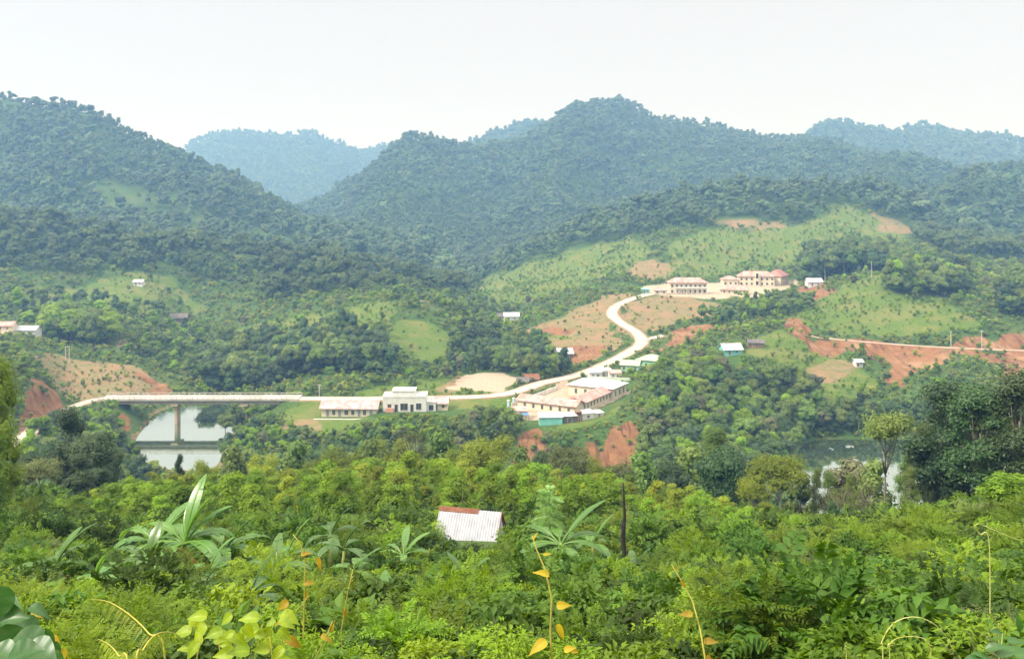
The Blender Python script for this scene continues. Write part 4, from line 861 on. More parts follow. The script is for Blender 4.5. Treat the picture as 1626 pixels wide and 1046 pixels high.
# ------------------------------------------------------------------ tree kinds
def kind(tag_, mat, seed, H, z0, rx, lobes, leaves, leaf, shape='round', bark=None, r=.2, limbs=6, **k):
    cm, C, R = crown_mesh('crown_'+tag_, mat, seed, H, z0, rx, lobes, leaves, leaf, shape, **k)
    return (trunk_mesh('trunk_'+tag_, bark or M_BARK, seed, H, z0, r, C, limbs), cm, H)
def tree(name, k, x, y, z, h, label, rz=0.0, wide=1.0, group=None):
    tm, cm, H = k; s = h/H; r = empty(name, (x,y,z-.15), rz); r.scale = (s*wide, s*wide, s); tag(r, label, 'tree', group)
    link('trunk', tm, r); c = link('crown', cm, r); return c
rng = np.random.default_rng(11)
# mountain forest: crowns of a few broad kinds, first ones standing as trees of their own on the near ridge
FARK = [kind('mountain_%d' % i, L_FAR, 40+i, 12, 2.0, 5.0, 7, 620, .60, ('round','flat','round','tall','round')[i], r=.28, core=.8) for i in range(5)]
RIDK = [kind('ridge_%d' % i, L_RIDGE, 140+i, 12, 2.4, 4.6, 9, 800, .50, ('round','flat','round','tall')[i], r=.28, core=.78) for i in range(4)]
MIDK = [kind('valley_%d' % i, L_MID if i < 4 else L_PALE, 60+i, 10, 1.2, 4.2, 13, 1500, .34, ('round','tall','round','flat','round')[i], r=.24, core=.74) for i in range(5)]
DRKK = [kind('dark_%d' % i, L_DARK, 80+i, 11, 1.0, 4.4, 14, 1700, .33, ('round','tall','round')[i], r=.26, core=.76) for i in range(3)]
LIMK = [kind('bright_%d' % i, L_SAP, 90+i, 7, .6, 3.0, 10, 1300, .27, ('round','tall')[i], r=.16, core=.7) for i in range(2)]
TALK = [kind('tall_%d' % i, L_MID, 95+i, 18, 9.5, 3.6, 8, 1100, .42, 'round', M_PALEBARK, r=.26, core=.7) for i in range(2)]
SAPK = [kind('sapling_%d' % i, L_SAP if i < 3 else L_LIME, 110+i, 6.0, .5, 1.9, 16, 3000, .145, ('tall','round','tall','tall')[i], r=.07, limbs=8, core=.5, lr=(.24,.40), aspect=.42, spread=.2) for i in range(4)]
# ------------------------------------------------------------------ far woods
FORA = [(-300,415),(0,412),(60,418),(130,425),(230,432),(300,430),(380,442),(430,470),(500,468),(560,455),(620,450),(720,458),(760,450),(790,440),(820,380),(-300,250)]
ROPEN = [(742,482),(758,446),(830,420),(905,398),(960,385),(1035,360),(1060,352),(1130,352),(1250,352),(1340,322),(1385,328),(1445,365),(1530,420),(1560,440),(1300,440),(1260,445),(1000,470),(850,500)]
def lumpy(x, y, s, sc=40): return fbm(x/sc, y/sc, s, 3)
A = []; 
for D0, D1, s in ((560,760,6.2),(760,1000,7.2),(1000,1300,6.8),(1300,1800,8.6),(1800,3050,12.0)):
    x, y, z, px, py = cands(D0, D1, s, rng, top=11)
    inA = inpoly(px, py-14, FORA); rop = inpoly(px, py-10, ROPEN) & (y < 900)
    keep = np.where(y < 640, inA, np.where(rop, False, True))
    keep &= ~((y < 760) & (px > 740) & ~inA & (py > 455) & (rng.uniform(size=len(x)) < .5))
    gap = (lumpy(x, y, 71, 60) < -.30) | inpoly(px, py, [(150,285),(240,300),(330,345),(430,368),(490,395),(400,385),(300,365),(200,345),(140,320)])
    keep &= ~(gap & (rng.uniform(size=len(x)) < .66) & (y < 1300))
    keep &= (samp(ATT['lime'], x, y) < .3) & (samp(ATT['dry'], x, y) < .3)
    sc = s/7.6*(.5+.8*rng.uniform(size=len(x))**1.5+.55*(rng.uniform(size=len(x)) < .07)*(y < 1000))*1.0*(1+.25*lumpy(x, y, 5, 90))
    A.append(np.stack([x,y,z-.4,sc],1)[keep])
A = np.concatenate(A); A = A[free(A[:,0],A[:,1])]
print('far trees', len(A))
ki = rng.choice(5, len(A), p=[.28,.16,.26,.08,.22])
order = np.argsort(-A[:,3]/A[:,1]); first = {}
for i in order[A[order,1] > 770][:400]:
    if ki[i] not in first: first[ki[i]] = i
FW = ('broad dark green crown','flat spreading crown','round bluish green crown','slender tall crown','heavy domed crown')
FARP = [tree('forest_tree', FARK[k], *A[first[k]][:3], A[first[k]][3]*12, 'forest tree with '+FW[k]+' on the wooded ridge above '+('the rice fields' if A[first[k]][0] < -60 else 'the hilltop school' if A[first[k]][0] > 60 else 'the light green mound')) for k in range(5)]
nearA = (A[:,1] < 770); far_ = ~nearA
scatter('mountain_forest', A[far_][:,:3], A[far_][:,3], FARP, 'dense forest of rounded crowns covering the mountains', rng, idx=ki[far_])
R_ = A[nearA]; kr = rng.choice(4, len(R_), p=[.36,.14,.34,.16]); RW = ('broad warm green crown','flat spreading olive crown','domed deep green crown','tall narrow crown'); RP = []
for k in range(4):
    i = int(np.nonzero((kr == k) & (R_[:,0] < -40))[0][0]); RP.append(tree('forest_tree', RIDK[k], *R_[i][:3], R_[i][3]*12, 'forest tree with '+RW[k]+' on the low wooded ridge behind the left fields'))
scatter('ridge_forest', R_[:,:3], R_[:,3]*1.12, RP, 'mixed warm green forest along the low ridges behind the fields', rng, idx=kr)
# ------------------------------------------------------------------ valley trees: the largest stand alone, the rest is woodland
ZT = [   # (outline, depth range, spacing, kinds, heights, chance)
 ([(325,640),(330,570),(380,545),(440,525),(520,530),(600,545),(625,590),(610,628),(500,630),(400,634)],380,452,4.4,'DMD',(8,13),.95),
 ([(765,580),(795,540),(850,548),(885,572),(905,600),(870,606),(830,612),(780,600)],362,445,4.4,'DM',(6,10),.9),
 ([(700,700),(735,668),(800,662),(850,690),(1000,690),(1030,655),(1090,590),(1200,575),(1310,640),(1310,702),(1200,712),(1120,745),(1060,770),(1010,748),(1015,690),(905,690),(890,745),(820,690),(800,738),(720,735)],252,356,4.2,'MLDMPLM',(4,11),.82),
 ([(985,800),(1000,748),(1120,742),(1210,702),(1262,700),(1272,835),(1100,835)],216,302,4.4,'MDLMD',(5,10),.9),
 ([(355,735),(372,676),(450,660),(470,690),(560,670),(720,690),(720,745),(360,745)],258,312,4.0,'MLD',(3,6),.8),
 ([(510,735),(560,672),(650,660),(720,664),(800,690),(800,745)],258,300,3.6,'LLM',(2,4.5),.6),
 ([(75,552),(80,520),(120,500),(170,510),(178,552)],425,470,4.6,'LLM',(11,17),.95),
 ([(1190,715),(1210,660),(1330,650),(1420,640),(1520,645),(1520,705),(1400,712)],296,326,4.0,'DMD',(4,8),.9),
 ([(1405,490),(1420,440),(1470,425),(1540,445),(1530,480),(1480,495)],455,580,5.0,'MDLM',(8,15),.85),
 ([(1580,545),(1585,480),(1640,455),(1760,450),(1760,530)],425,540,4.6,'MTD',(10,16),.9),
 ([(1262,470),(1275,425),(1340,415),(1420,415),(1425,440),(1340,456),(1310,474)],556,650,5.4,'TTMD',(12,20),.8),
 ([(1055,535),(1150,494),(1250,474),(1310,486),(1240,510),(1150,534),(1080,545)],440,540,4.6,'MLMD',(4,8),.75),
 ([(1060,640),(1020,620),(1040,595),(1110,575),(1180,580),(1100,640)],318,372,4.2,'MLD',(5,9),.75),
 ([(-260,540),(-260,470),(0,462),(60,470),(255,492),(272,520),(170,535),(60,520)],450,640,6.5,'MLDM',(6,11),.28),
 ([(190,560),(250,520),(330,525),(340,560),(300,620),(230,580)],395,520,5.5,'MDL',(4,8),.42),
 ([(470,525),(560,500),(620,560),(560,560)],405,470,5,'LL',(3,5),.25), ([(700,560),(745,520),(790,520),(800,560),(760,600),(720,590)],385,520,5,'MD',(5,9),.7),
 ([(520,640),(600,615),(640,606),(690,612),(720,600),(690,590),(560,600)],345,395,6,'MD',(4,7),.35),
 ([(-200,720),(-200,640),(10,600),(60,585),(95,640),(20,690)],262,335,4.5,'ML',(3,6),.6), ([(150,745),(200,690),(215,655),(190,650),(130,665),(100,720)],255,318,4.0,'ML',(4,7),.9),
 ([(20,780),(20,715),(100,680),(200,725),(240,765),(160,800)],225,292,4.4,'MDL',(5,9),.9),
 ([(600,490),(640,470),(760,470),(820,500),(790,520),(700,490)],480,620,5.5,'ML',(5,8),.3),
]
KS = {'M':MIDK[:4], 'D':DRKK, 'P':MIDK[4:], 'L':LIMK, 'T':TALK}
KW = {'M':'mid green', 'D':'dark green', 'P':'pale greyish', 'L':'light green', 'T':'tall pale-trunked'}
B = []
for poly, D0, D1, s, kinds, (h0,h1), ch in ZT:
    x, y, z, px, py = cands(D0, D1, s, rng, top=h1)
    m = inpoly(px, py, poly) & (rng.uniform(size=len(x)) < ch) & free(x, y)
    m &= (samp(ATT['soil'], x, y) < .4) & (samp(ATT['pale'], x, y) < .3) & (z > .4)
    for i in np.nonzero(m)[0]:
        kk = kinds[rng.integers(len(kinds))]; B.append((x[i],y[i],z[i],px[i],py[i],h0+(h1-h0)*rng.uniform()**1.3,kk,rng.integers(len(KS[kk]))))
# general thin cover between 270 and 640 m
x, y, z, px, py = cands(268, 640, 9.0, rng, top=6)
m = free(x, y) & (samp(ATT['soil'], x, y) < .3) & (samp(ATT['pale'], x, y) < .2) & (samp(ATT['dry'], x, y) < .3) & (rng.uniform(size=len(x)) < np.where(samp(ATT['lime'],x,y) > .4, .10+.35*(fbm(x/30, y/30, 67, 2) > .12)*(px < 640), .16))
for i in np.nonzero(m)[0]:
    kk = 'MLLMLP'[rng.integers(6)]; B.append((x[i],y[i],z[i],px[i],py[i],rng.uniform(2.5,6.5),kk,rng.integers(len(KS[kk]))))
LIMX = [300,340,380,450,505,560,600,640,700,722,760,810,830,850,900,940,985,1010,1040]
LIMY = [700,655,652,652,680,672,662,655,656,662,640,640,664,676,680,672,646,610,590]
def capped(b):
    x, y, z, px, py, h, kk, j = b
    if y < 331 and 190 < px < 1040: h = min(h, (float(zrel(y, np.interp(px, LIMX, LIMY)))-z)/1.2)
    return (x, y, z, px, py, h, kk, j)
B = [c for c in map(capped, B) if c[5] > 1.1]
B.sort(key=lambda b: -b[5]/b[1]); print('valley trees', len(B))
crowns = {}
for x, y, z, px, py, h, kk, j in B[:290]:
    c = tree('broadleaf_tree', KS[kk][j], x, y, z, h, ('tall ' if h > 9 and kk != 'T' else '')+KW[kk]+' tree '+where(px, py-12), rng.uniform(0,6.28), rng.uniform(.85,1.2), 'trees on the valley slopes'); crowns.setdefault((kk,j), (c, KS[kk][j][2]))
for kk in KS:
    for j in range(len(KS[kk])):
        if (kk,j) not in crowns:
            b = next((b for b in B[290:] if b[6] == kk and b[7] == j), None)
            if b: crowns[(kk,j)] = (tree('broadleaf_tree', KS[kk][j], *b[:3], b[5], KW[kk]+' tree '+where(b[3], b[4]-12), 0, 1, 'trees on the valley slopes'), KS[kk][j][2])
keys = list(crowns); rest = [b for b in B[290:] if (b[6],b[7]) in crowns]
scatter('valley_woodland', [(b[0],b[1],b[2]-.15) for b in rest], np.array([b[5]/crowns[(b[6],b[7])][1] for b in rest]), [crowns[k][0] for k in keys], 'smaller trees and bushes filling the valley slopes', rng, idx=[keys.index((b[6],b[7])) for b in rest])
# scrub on every green slope, lower on the fields
BUSH = [kind('bush_%d' % i, (L_BUSH,L_SAP,L_BUSH)[i], 130+i, 2.4, .1, 1.7, 6, 420, .21, 'round', r=.04, limbs=3, core=.66) for i in range(3)]
BP = []
for i, (px, D) in enumerate(((690,372),(1250,352),(585,392))):
    x, y, z = xyz(px, D); BP.append(tree('bush', BUSH[i], x, y, z, 2.4, ('dark green bush on the grass behind the white flat-roofed building','round green bush on the slope left of the tiny white hut','pale green bush on the grass behind the long cream building')[i]))
S = []
for D0, D1, s in ((250,340,2.4),(340,460,2.8),(460,640,3.4),(640,900,4.4)):
    x, y, z, px, py = cands(D0, D1, s, rng, top=2.5)
    so, pa, dr, li = [samp(ATT[k], x, y) for k in ('soil','pale','dry','lime')]
    u = rng.uniform(size=len(x)); m = free(x, y) & (pa < .2) & (u < np.where(so > .35, .10, np.where(dr > .35, np.where(px < 330, .5, .16), np.where(li > .35, .68+.9*fbm(x/25, y/25, 33, 3), .88))))
    m &= ~(inpoly(px, py, COVER['lime'][0][0]) & (y > 410) & (y < 480) & (rng.uniform(size=len(x)) > .15)); rop = inpoly(px, py, ROPEN); m &= (y < 640) | rop
    li_ = np.where(li > .35, .62+.5*fbm(x/30, y/30, 37, 2), 1.0)*np.where(dr > .35, .6, 1)
    S.append(np.stack([x,y,z-.1,s/2.9*(.28+.95*rng.uniform(size=len(x))**1.7)*li_*(1+.5*fbm(x/18, y/18, 39, 2))],1)[m])
S = np.concatenate(S)
spx = CX+F*S[:,0]/S[:,1]; cap = np.where((S[:,1] < 331) & (spx > 190) & (spx < 1040), (zrel(S[:,1], np.interp(spx, LIMX, LIMY))-S[:,2])/3.0, 9); S = S[cap > .12]; cap = cap[cap > .12]; S[:,3] = np.minimum(S[:,3], cap); print('scrub', len(S))
scatter('scrub', S[:,:3], S[:,3], BP, 'low green scrub and crops over the valley slopes', rng, idx=np.where((samp(ATT['lime'], S[:,0], S[:,1]) > .25) & (rng.uniform(size=len(S)) < .8), 1, rng.integers(0,3,len(S))))
# ------------------------------------------------------------------ notable trees
def big(label, px, D, top, kd, wide=1.0, name='broadleaf_tree', rz=0.0, group=None):
    x, y, z = xyz(px, D); h = zrel(D, top)-z; BLOCK.append((x, y, 1.0)); return tree(name, kd, x, y, z, h, label, rz, wide, group)
K_L = kind('left_dark', L_DARK, 201, 11, 1.5, 3.4, 26, 9000, .16, 'tall', r=.2, limbs=9, core=.6, aspect=.45)
K_L2 = kind('left_dark_round', L_DARK, 202, 9, 1.0, 3.4, 22, 8000, .16, 'round', r=.2, limbs=8, core=.62, aspect=.45)
K_B = kind('bamboo_like', L_SAP, 203, 14, .5, 3.6, 34, 11000, .17, 'tall', r=.16, limbs=9, core=.55, aspect=.35)
K_O = kind('olive_spread', L_OLIVE, 204, 7.5, 2.2, 3.6, 26, 7000, .12, 'round', M_PALEBARK, r=.15, limbs=12, core=.35, aspect=.5, spread=.25, lr=(.2,.34))
K_R = kind('right_tall', L_DARK, 205, 14, 2.2, 3.7, 38, 12000, .15, 'tall', r=.22, limbs=14, core=.42, aspect=.42, spread=.25, lr=(.20,.38))
K_R2 = kind('right_tall_open', L_MID, 206, 13, 3.0, 3.6, 30, 9000, .15, 'tall', M_PALEBARK, r=.17, limbs=14, core=.3, aspect=.42, spread=.3, lr=(.18,.34))
K_U = kind('umbrella', L_MID, 207, 11, 6.6, 3.2, 16, 4200, .14, 'flat', M_BARK, r=.13, limbs=10, core=.35, aspect=.42, spread=.25)
K_F = kind('flat_lime', L_LIME, 208, 9, 3.4, 4.6, 22, 7500, .14, 'flat', M_PALEBARK, r=.2, limbs=12, core=.45, aspect=.5, spread=.2, lr=(.2,.32))
K_W = kind('wide_lime', L_LIME, 209, 8, 2.6, 3.6, 20, 6500, .12, 'round', M_PALEBARK, r=.17, limbs=12, core=.4, aspect=.5, spread=.22, lr=(.2,.34))
K_S = kind('sparse_grey', L_TWIG, 210, 7, 2.0, 2.6, 22, 1600, .09, 'round', M_PALEBARK, r=.09, limbs=22, core=0, aspect=.5, spread=.35, lr=(.2,.4))
big('tall yellow-green bamboo-like tree at the left edge in front of the brown cutting', -8, 62, 532, K_B, .62, 'bamboo_clump')
big('lower yellow-green tree at the left edge below the bamboo-like tree', -22, 56, 640, K_B, .8, 'bamboo_clump', 2)
for px, D, top, kd, w, lb in ((112,108,640,K_L,.75,'slim dark tree whose top stands before the bridge approach'),(150,104,676,K_L2,1.0,'dark rounded tree right of the slim one beside the bank road'),(172,112,702,K_L2,.75,'dark tree at the left edge of the water under the bridge'),(92,112,694,K_L2,.85,'dark tree below the bend of the bank road'),(128,92,715,K_L,1.0,'broad dark tree right of the olive-brown tree'),(205,118,748,K_L2,.6,'low dark tree at the near edge of the water'),(158,96,735,K_L2,.9,'dark tree between the olive-brown tree and the water'),(46,110,712,K_L2,.9,'dark tree behind the olive-brown tree'),
  (1484,96,668,K_R,1.1,'dark tree filling the left flank of the tall dark group'),(1576,96,622,K_R,1.2,'dark tree between the middle and right ones of the tall group'),(1640,88,640,K_R,1.2,'dark tree half cut by the right edge behind the tall group'),(1478,84,752,K_L2,.75,'low dark tree under the left flank of the tall dark group'),(1520,87,738,K_L2,.9,'low dark tree under the middle of the tall dark group'),(1562,83,745,K_L2,.9,'low dark tree under the right of the tall dark group'),(1604,82,738,K_L2,.9,'low dark tree under the right edge of the tall dark group'),(1500,84,596,K_R,1.15,'left one of the tall dark trees at the right'),(1556,80,604,K_R,1.3,'middle one of the tall dark trees at the right, darkest and broadest'),(1618,78,582,K_R,1.25,'tall dark tree at the right edge'),(1470,88,664,K_R2,.8,'slender tree just left of the tall dark group at the right'),(1528,92,640,K_R2,.9,'tree standing behind the gap in the tall dark group'),(1590,90,640,K_R2,1,'tree behind the right end of the tall dark group'),(1445,80,735,K_R2,.7,'small thin-stemmed tree at the foot of the tall dark group'),
  (1405,88,657,K_U,.95,'slim umbrella-topped tree in front of the right-hand stretch of river'),(1238,100,728,K_F,1.0,'flat-topped yellow-green tree left of the right-hand stretch of river'),(1200,106,760,K_F,.8,'smaller yellow-green tree beside the flat-topped one'),(766,122,682,K_W,1.05,'wide lime green tree with pale trunk below the compound'),(904,124,704,K_O,.85,'yellowish tree in front of the left red scar'),
  (374,322,641,MIDK[1],1.0,'green tree hiding the right-hand pier under the bridge'),(398,323,643,LIMK[0],1.1,'light green tree under the right end of the bridge'),(358,316,657,MIDK[0],1.0,'round tree on the right bank at the edge of the river'),(62,92,725,K_O,1.05,'olive-brown spreading tree with pale trunk at the left'),(662,122,676,K_S,.9,'thin pale tree with sparse leaves left of the lime green tree'),(1335,92,768,K_S,1.0,'sparse grey tree before the glinting river'),(1372,96,758,K_S,.9,'second sparse grey tree, nearer the umbrella-topped tree'),(1350,120,728,MIDK[4],.9,'greyish olive tree in front of the far river bank'),(1318,116,742,K_R2,.6,'thin-stemmed tree left of the greyish one before the river'),(1388,112,735,MIDK[1],.8,'green tree right of the greyish one before the river'),(1296,104,738,K_R2,.55,'thin green tree at the left end of the glinting river'),(1352,102,748,K_R2,.5,'leafy young tree in the middle of the glinting river'),(1438,98,720,K_R2,.75,'leafy tree between the umbrella-topped tree and the tall dark group'),(1322,84,790,K_L2,.5,'round green bush-like tree at the near edge of the glinting river'),(1310,98,775,K_S,.8,'small leafless tree at the left edge of the glinting river'),(1420,74,800,K_L2,.45,'small dark round bush-like tree under the umbrella-topped tree'),
  (1596,47,738,SAPK[1],1.5,'bright green leafy tree at the right edge below the tall dark group'),(1570,52,775,SAPK[0],1.3,'bright green sapling left of the leafy tree at the right edge'),(285,116,716,K_L,.4,'small pointed tree against the water under the bridge'),(1150,112,700,K_L2,.9,'dark leaning tree above the yellow-green trees'),(1140,118,670,K_R2,.8,'tall tree with pale trunk left of the flat-topped tree')):
    big(lb, px, D, top, kd, w, rz=rng.uniform(0,6.28))
# taller trees that break the edge of the near slope above the valley
for px, D, top, kd, w in ((325,128,722,'L',.8),(372,135,712,'M',.9),(420,126,716,'L',1),(468,140,704,'M',.9),(512,130,708,'L',.9),(548,142,698,'L',1),(590,128,700,'M',.8),(626,138,690,'L',1),(700,134,688,'M',1),(728,126,704,'L',.9),(828,130,712,'M',.9),(862,138,706,'D',.8),(948,132,716,'L',.9),(985,126,728,'O',.8),(1022,134,722,'M',1),(1066,128,724,'D',1),(1098,134,712,'M',1),(1186,126,738,'L',.9),(1270,122,752,'M',.8)):
    kd_ = {'L':K_W,'M':MIDK[1],'D':K_L2,'O':K_O}[kd]
    big({'L':'lime green','M':'mid green','D':'dark','O':'olive'}[kd]+' valley-edge tree '+where(px, top+30), px, D, top, kd_, w*.8, rz=rng.uniform(0,6.28), group='trees at the edge of the near slope')
# young light green trees on the lower near slope
x, y, z, px, py = cands(60, 150, 3.3, rng, -60, 1690, top=6, clear=0, margin=10)
topr = np.interp(px, [0,100,200,300,400,520,650,800,900,1000,1060,1150,1250,1300,1420,1480,1560,1626], [790,770,760,742,735,722,705,725,735,745,760,775,800,838,838,815,800,790])
h = np.clip(rng.uniform(3.0,7.5,len(x))*np.interp(y,[60,90,150],[.75,1,1.15]), 0, np.maximum(zrel(y, topr+rng.uniform(0,40,len(x)))-z, .6))
m = free(x, y) & (h > 1.6) & (rng.uniform(size=len(x)) < .95)
C_ = sorted(zip(x[m],y[m],z[m],px[m],py[m],h[m]), key=lambda t: -t[5]/t[1]); print('young trees', len(C_))
SP = {}; restS = []
tn = ('light green','fresh green','slim light green','yellow-green')
for i, (x, y, z, px, py, h) in enumerate(C_):
    j = int(rng.choice(4, p=[.3,.25,.25,.2]))
    if i < 290 or j not in SP:
        c = tree('young_tree', SAPK[j], x, y, z, h, tn[j]+' young tree '+where(px, py-60), rng.uniform(0,6.28), rng.uniform(.8,1.25)*min(1.6, 1+.5*max(0, 4.5-h)/3), 'young trees on the lower near slope'); SP.setdefault(j, c)
    else: restS.append((x,y,z-.15,h/6.0,j))
js = sorted(SP); restS = np.array(restS) if restS else np.zeros((0,5))
if len(restS): scatter('young_woodland', restS[:,:3], restS[:,3], [SP[j] for j in js], 'farther young trees and saplings on the near slope', rng, idx=[js.index(int(j)) for j in restS[:,4]])
# ------------------------------------------------------------------ banana plants and the plants close by
def banana_leaf(lv, base, az, el, L, W, droop, rng, torn=.5, tint=None, twist=0.0):
    """one long leaf: stalk and midrib arching over, the blade in torn strips on both sides"""
    n = 20; d = np.array([math.cos(az)*math.cos(el), math.sin(az)*math.cos(el), math.sin(el)]); p = np.array(base, float); pts = []; ds = []
    e = el
    for i in range(n+1):
        pts.append(p.copy()); ds.append(d.copy()); e -= droop/n*(1+1.2*i/n); d = np.array([math.cos(az)*math.cos(e), math.sin(az)*math.cos(e), math.sin(e)]); p = p+d*L/n
    t0 = rng.uniform(.2,.8) if tint is None else tint
    side = np.array([-math.sin(az), math.cos(az), 0.0]); V = []; Q = []; T = []
    for i in range(n+1):                       # midrib
        r = .022*L*(1-.85*i/n)+.003; up = np.cross(ds[i], side)
        for k in range(4):
            a = math.pi/2*k; V.append(pts[i]+(side*math.cos(a)+up*math.sin(a))*r); T.append(.9)
    for i in range(n):
        for k in range(4): Q.append((i*4+k, i*4+(k+1)%4, (i+1)*4+(k+1)%4, (i+1)*4+k))
    s0 = 4
    def wd(t): return W*.5*max(.04, math.sin(math.pi*min(1,max(0,t))**.8))**.6
    for s in (-1,1):
        jag = 0
        for i in range(s0, n):
            if rng.uniform() < torn: jag = rng.normal(0,.22)
            up = np.cross(ds[i], side)*-1; up = up if up[2] > 0 else -up
            t_a, t_b = (i-s0)/(n-s0), (i+1-s0)/(n-s0); wa, wb = wd(t_a), wd(t_b); fold = .25+jag*.6-.5*rng.uniform(0,.3)*torn
            gap = .10*L/n if rng.uniform() < torn*.6 else 0
            b = len(V)
            for q, (pt, w_, dd) in enumerate(((pts[i],wa,ds[i]),(pts[i+1],wb,ds[i+1]))):
                sh = dd*(gap if q == 0 else -gap); adv = dd*(.25*w_)
                m_ = pt+side*s*w_*.5+up*(fold*w_*.5)+adv*.5+sh*.5; o_ = pt+side*s*w_+up*(fold*w_*.35-.25*w_*torn*abs(jag)*2)+adv+sh
                V += [pt+up*.002, m_, o_]; T += [t0, t0+rng.uniform(-.08,.08), t0+rng.uniform(-.1,.15)]
            Q += [(b,b+1,b+4,b+3),(b+1,b+2,b+5,b+4)] if s > 0 else [(b,b+3,b+4,b+1),(b+1,b+4,b+5,b+2)]
    lv.add(np.array(V), np.array(Q), np.clip(np.array(T),0,1))
def banana(label, px, D, row, stem, nl, L, seed, W=.5, torn=.5, upright=2, brown=0, mat=None):
    """row: where the top of the stem shows; stem: its height"""
    x, _, _ = P(px, D, 0); z = zrel(D, row)-stem; g = gz(x, D)
    if z > g: stem += z-g; z = g
    z0 = z; r = empty('banana_plant', (x, D, z0), 0); tag(r, label, 'banana plant', 'banana plants')
    rg = np.random.default_rng(seed); m = MB(); m.tube([(0,0,-.4),(0,0,stem*.5),(.03,.02,stem)], [.11*L/1.8,.09*L/1.8,.05*L/1.8], 8); m.build('stem', L_STEM, r, smooth=True)
    lv = LV()
    for k in range(nl):
        az = 2*math.pi*k/nl*1.62+rg.uniform(-.3,.3); up = k < upright
        banana_leaf(lv, (0,0,stem-.1), az, rg.uniform(.95,1.35) if up else rg.uniform(.35,.85), L*rg.uniform(.8,1.15), W*rg.uniform(.8,1.15), rg.uniform(.3,.6) if up else rg.uniform(.9,1.6), rg, torn*(.5 if up else 1))
    link('leaves', lv.mesh('banana_leaves', mat or L_BAN), r)
    if brown:
        lv = LV()
        for k in range(brown): banana_leaf(lv, (0,0,stem-.3), rg.uniform(0,6.28), rg.uniform(-.2,.3), L*.7, W*.5, 1.3, rg, .8)
        link('withered_leaves', lv.mesh('banana_withered', L_DRY), r)
    for k_, r_ in ((1,.75),(.965,.6*D/33+.35),(.93,.5*D/33+.35),(.89,.4*D/33+.3)): BLOCK.append((x*k_, D*k_, r_))
    return r
banana('large dense banana clump with many leaves at the left of the near slope', 292, 33, 860, 2.0, 19, 2.4, 1, .58, .55, 4, 2)
banana('banana plant just behind the large clump at the left', 248, 35.5, 862, 1.5, 11, 2.4, 2, .55, .6, 2)
banana('banana with pale torn leaves right of the large clump', 356, 34, 872, 1.2, 10, 2.1, 3, .5, .7, 1)
banana('banana with one upright leaf near the left edge of the slope', 86, 26, 895, .8, 11, 1.5, 4, .36, .5, 2, 2)
banana('torn-leaved banana in front of the large clump, with one tall upright leaf', 393, 17, 945, .5, 8, 1.1, 5, .28, .75, 1)
banana('small banana with broad pale leaves at the lower edge of the picture', 592, 11.5, 1022, .35, 6, .66, 6, .19, .4, 1)
banana('thin banana with drooping pale leaf above the torn-leaved one', 455, 30, 880, 1.0, 5, 1.5, 7, .34, .6, 1)
banana('banana half hidden by shrubs right of the large clump', 525, 37, 848, 1.0, 6, 1.8, 8, .42, .6, 1)
banana('banana with browned leaves left of the tin-roofed hut', 640, 37, 880, .9, 8, 1.5, 9, .36, .8, 2, 3)
banana('banana with long arched leaves beside the feathery tree', 890, 34, 862, 1.5, 12, 2.3, 10, .5, .5, 1)
banana('pale banana at the foot of the charred trunk', 1005, 35, 900, .6, 7, 1.2, 11, .32, .5, 2)
banana('small upright banana in the middle of the near slope below the hut', 690, 18, 975, .5, 4, .8, 12, .2, .4, 3, 1)
banana('small banana left of the upright one below the hut', 672, 17, 1000, .4, 4, .62, 13, .18, .4, 3)
banana('banana sprout with bright leaf below the tin-roofed hut', 740, 30, 918, .5, 4, 1.1, 14, .26, .3, 2)
banana('banana with flat pale leaves between the large clump and the torn-leaved banana', 322, 21, 930, .6, 7, 1.0, 15, .3, .6, 1)
banana('low banana among shrubs down the slope from the large clump', 215, 20, 950, .5, 6, .85, 16, .28, .5, 1)
for px, D, row, st, nl, L, W_, up, lb in ((150,24,915,.6,7,1.1,.32,1,'low pale-leaved banana between the left edge plant and the large clump'),(40,20,960,.5,6,.8,.26,1,'banana half cut by the left edge of the picture'),(235,28,888,.8,8,1.5,.38,2,'banana with hanging leaves down the slope left of the large clump'),(432,25,905,.7,7,1.2,.32,2,'pale banana right of the torn-leaved one'),(475,16,968,.4,6,.75,.22,1,'small banana beside the arching yellow stalk'),(560,27,902,.7,7,1.2,.32,1,'pale banana left of the browned one'),(612,18,955,.5,6,.8,.24,2,'low banana above the broad pale-leaved one at the lower edge'),(185,14,1000,.4,6,.7,.22,1,'low banana behind the fern fronds'),(330,27,905,.7,7,1.25,.34,1,'banana hanging in front of the large clump'),(545,33,868,.8,7,1.5,.36,1,'banana with arched pale leaves left of the tin-roofed hut'),(940,36,862,.8,6,1.5,.36,1,'banana with two long arched leaves left of the charred trunk'),(1040,30,925,.5,5,.9,.26,1,'small banana down the slope right of the charred trunk'),(800,24,950,.5,5,.8,.24,2,'banana sprout in the centre of the near slope')):
    banana(lb, px, D, row, st, nl, L, px, W_, .6, up)
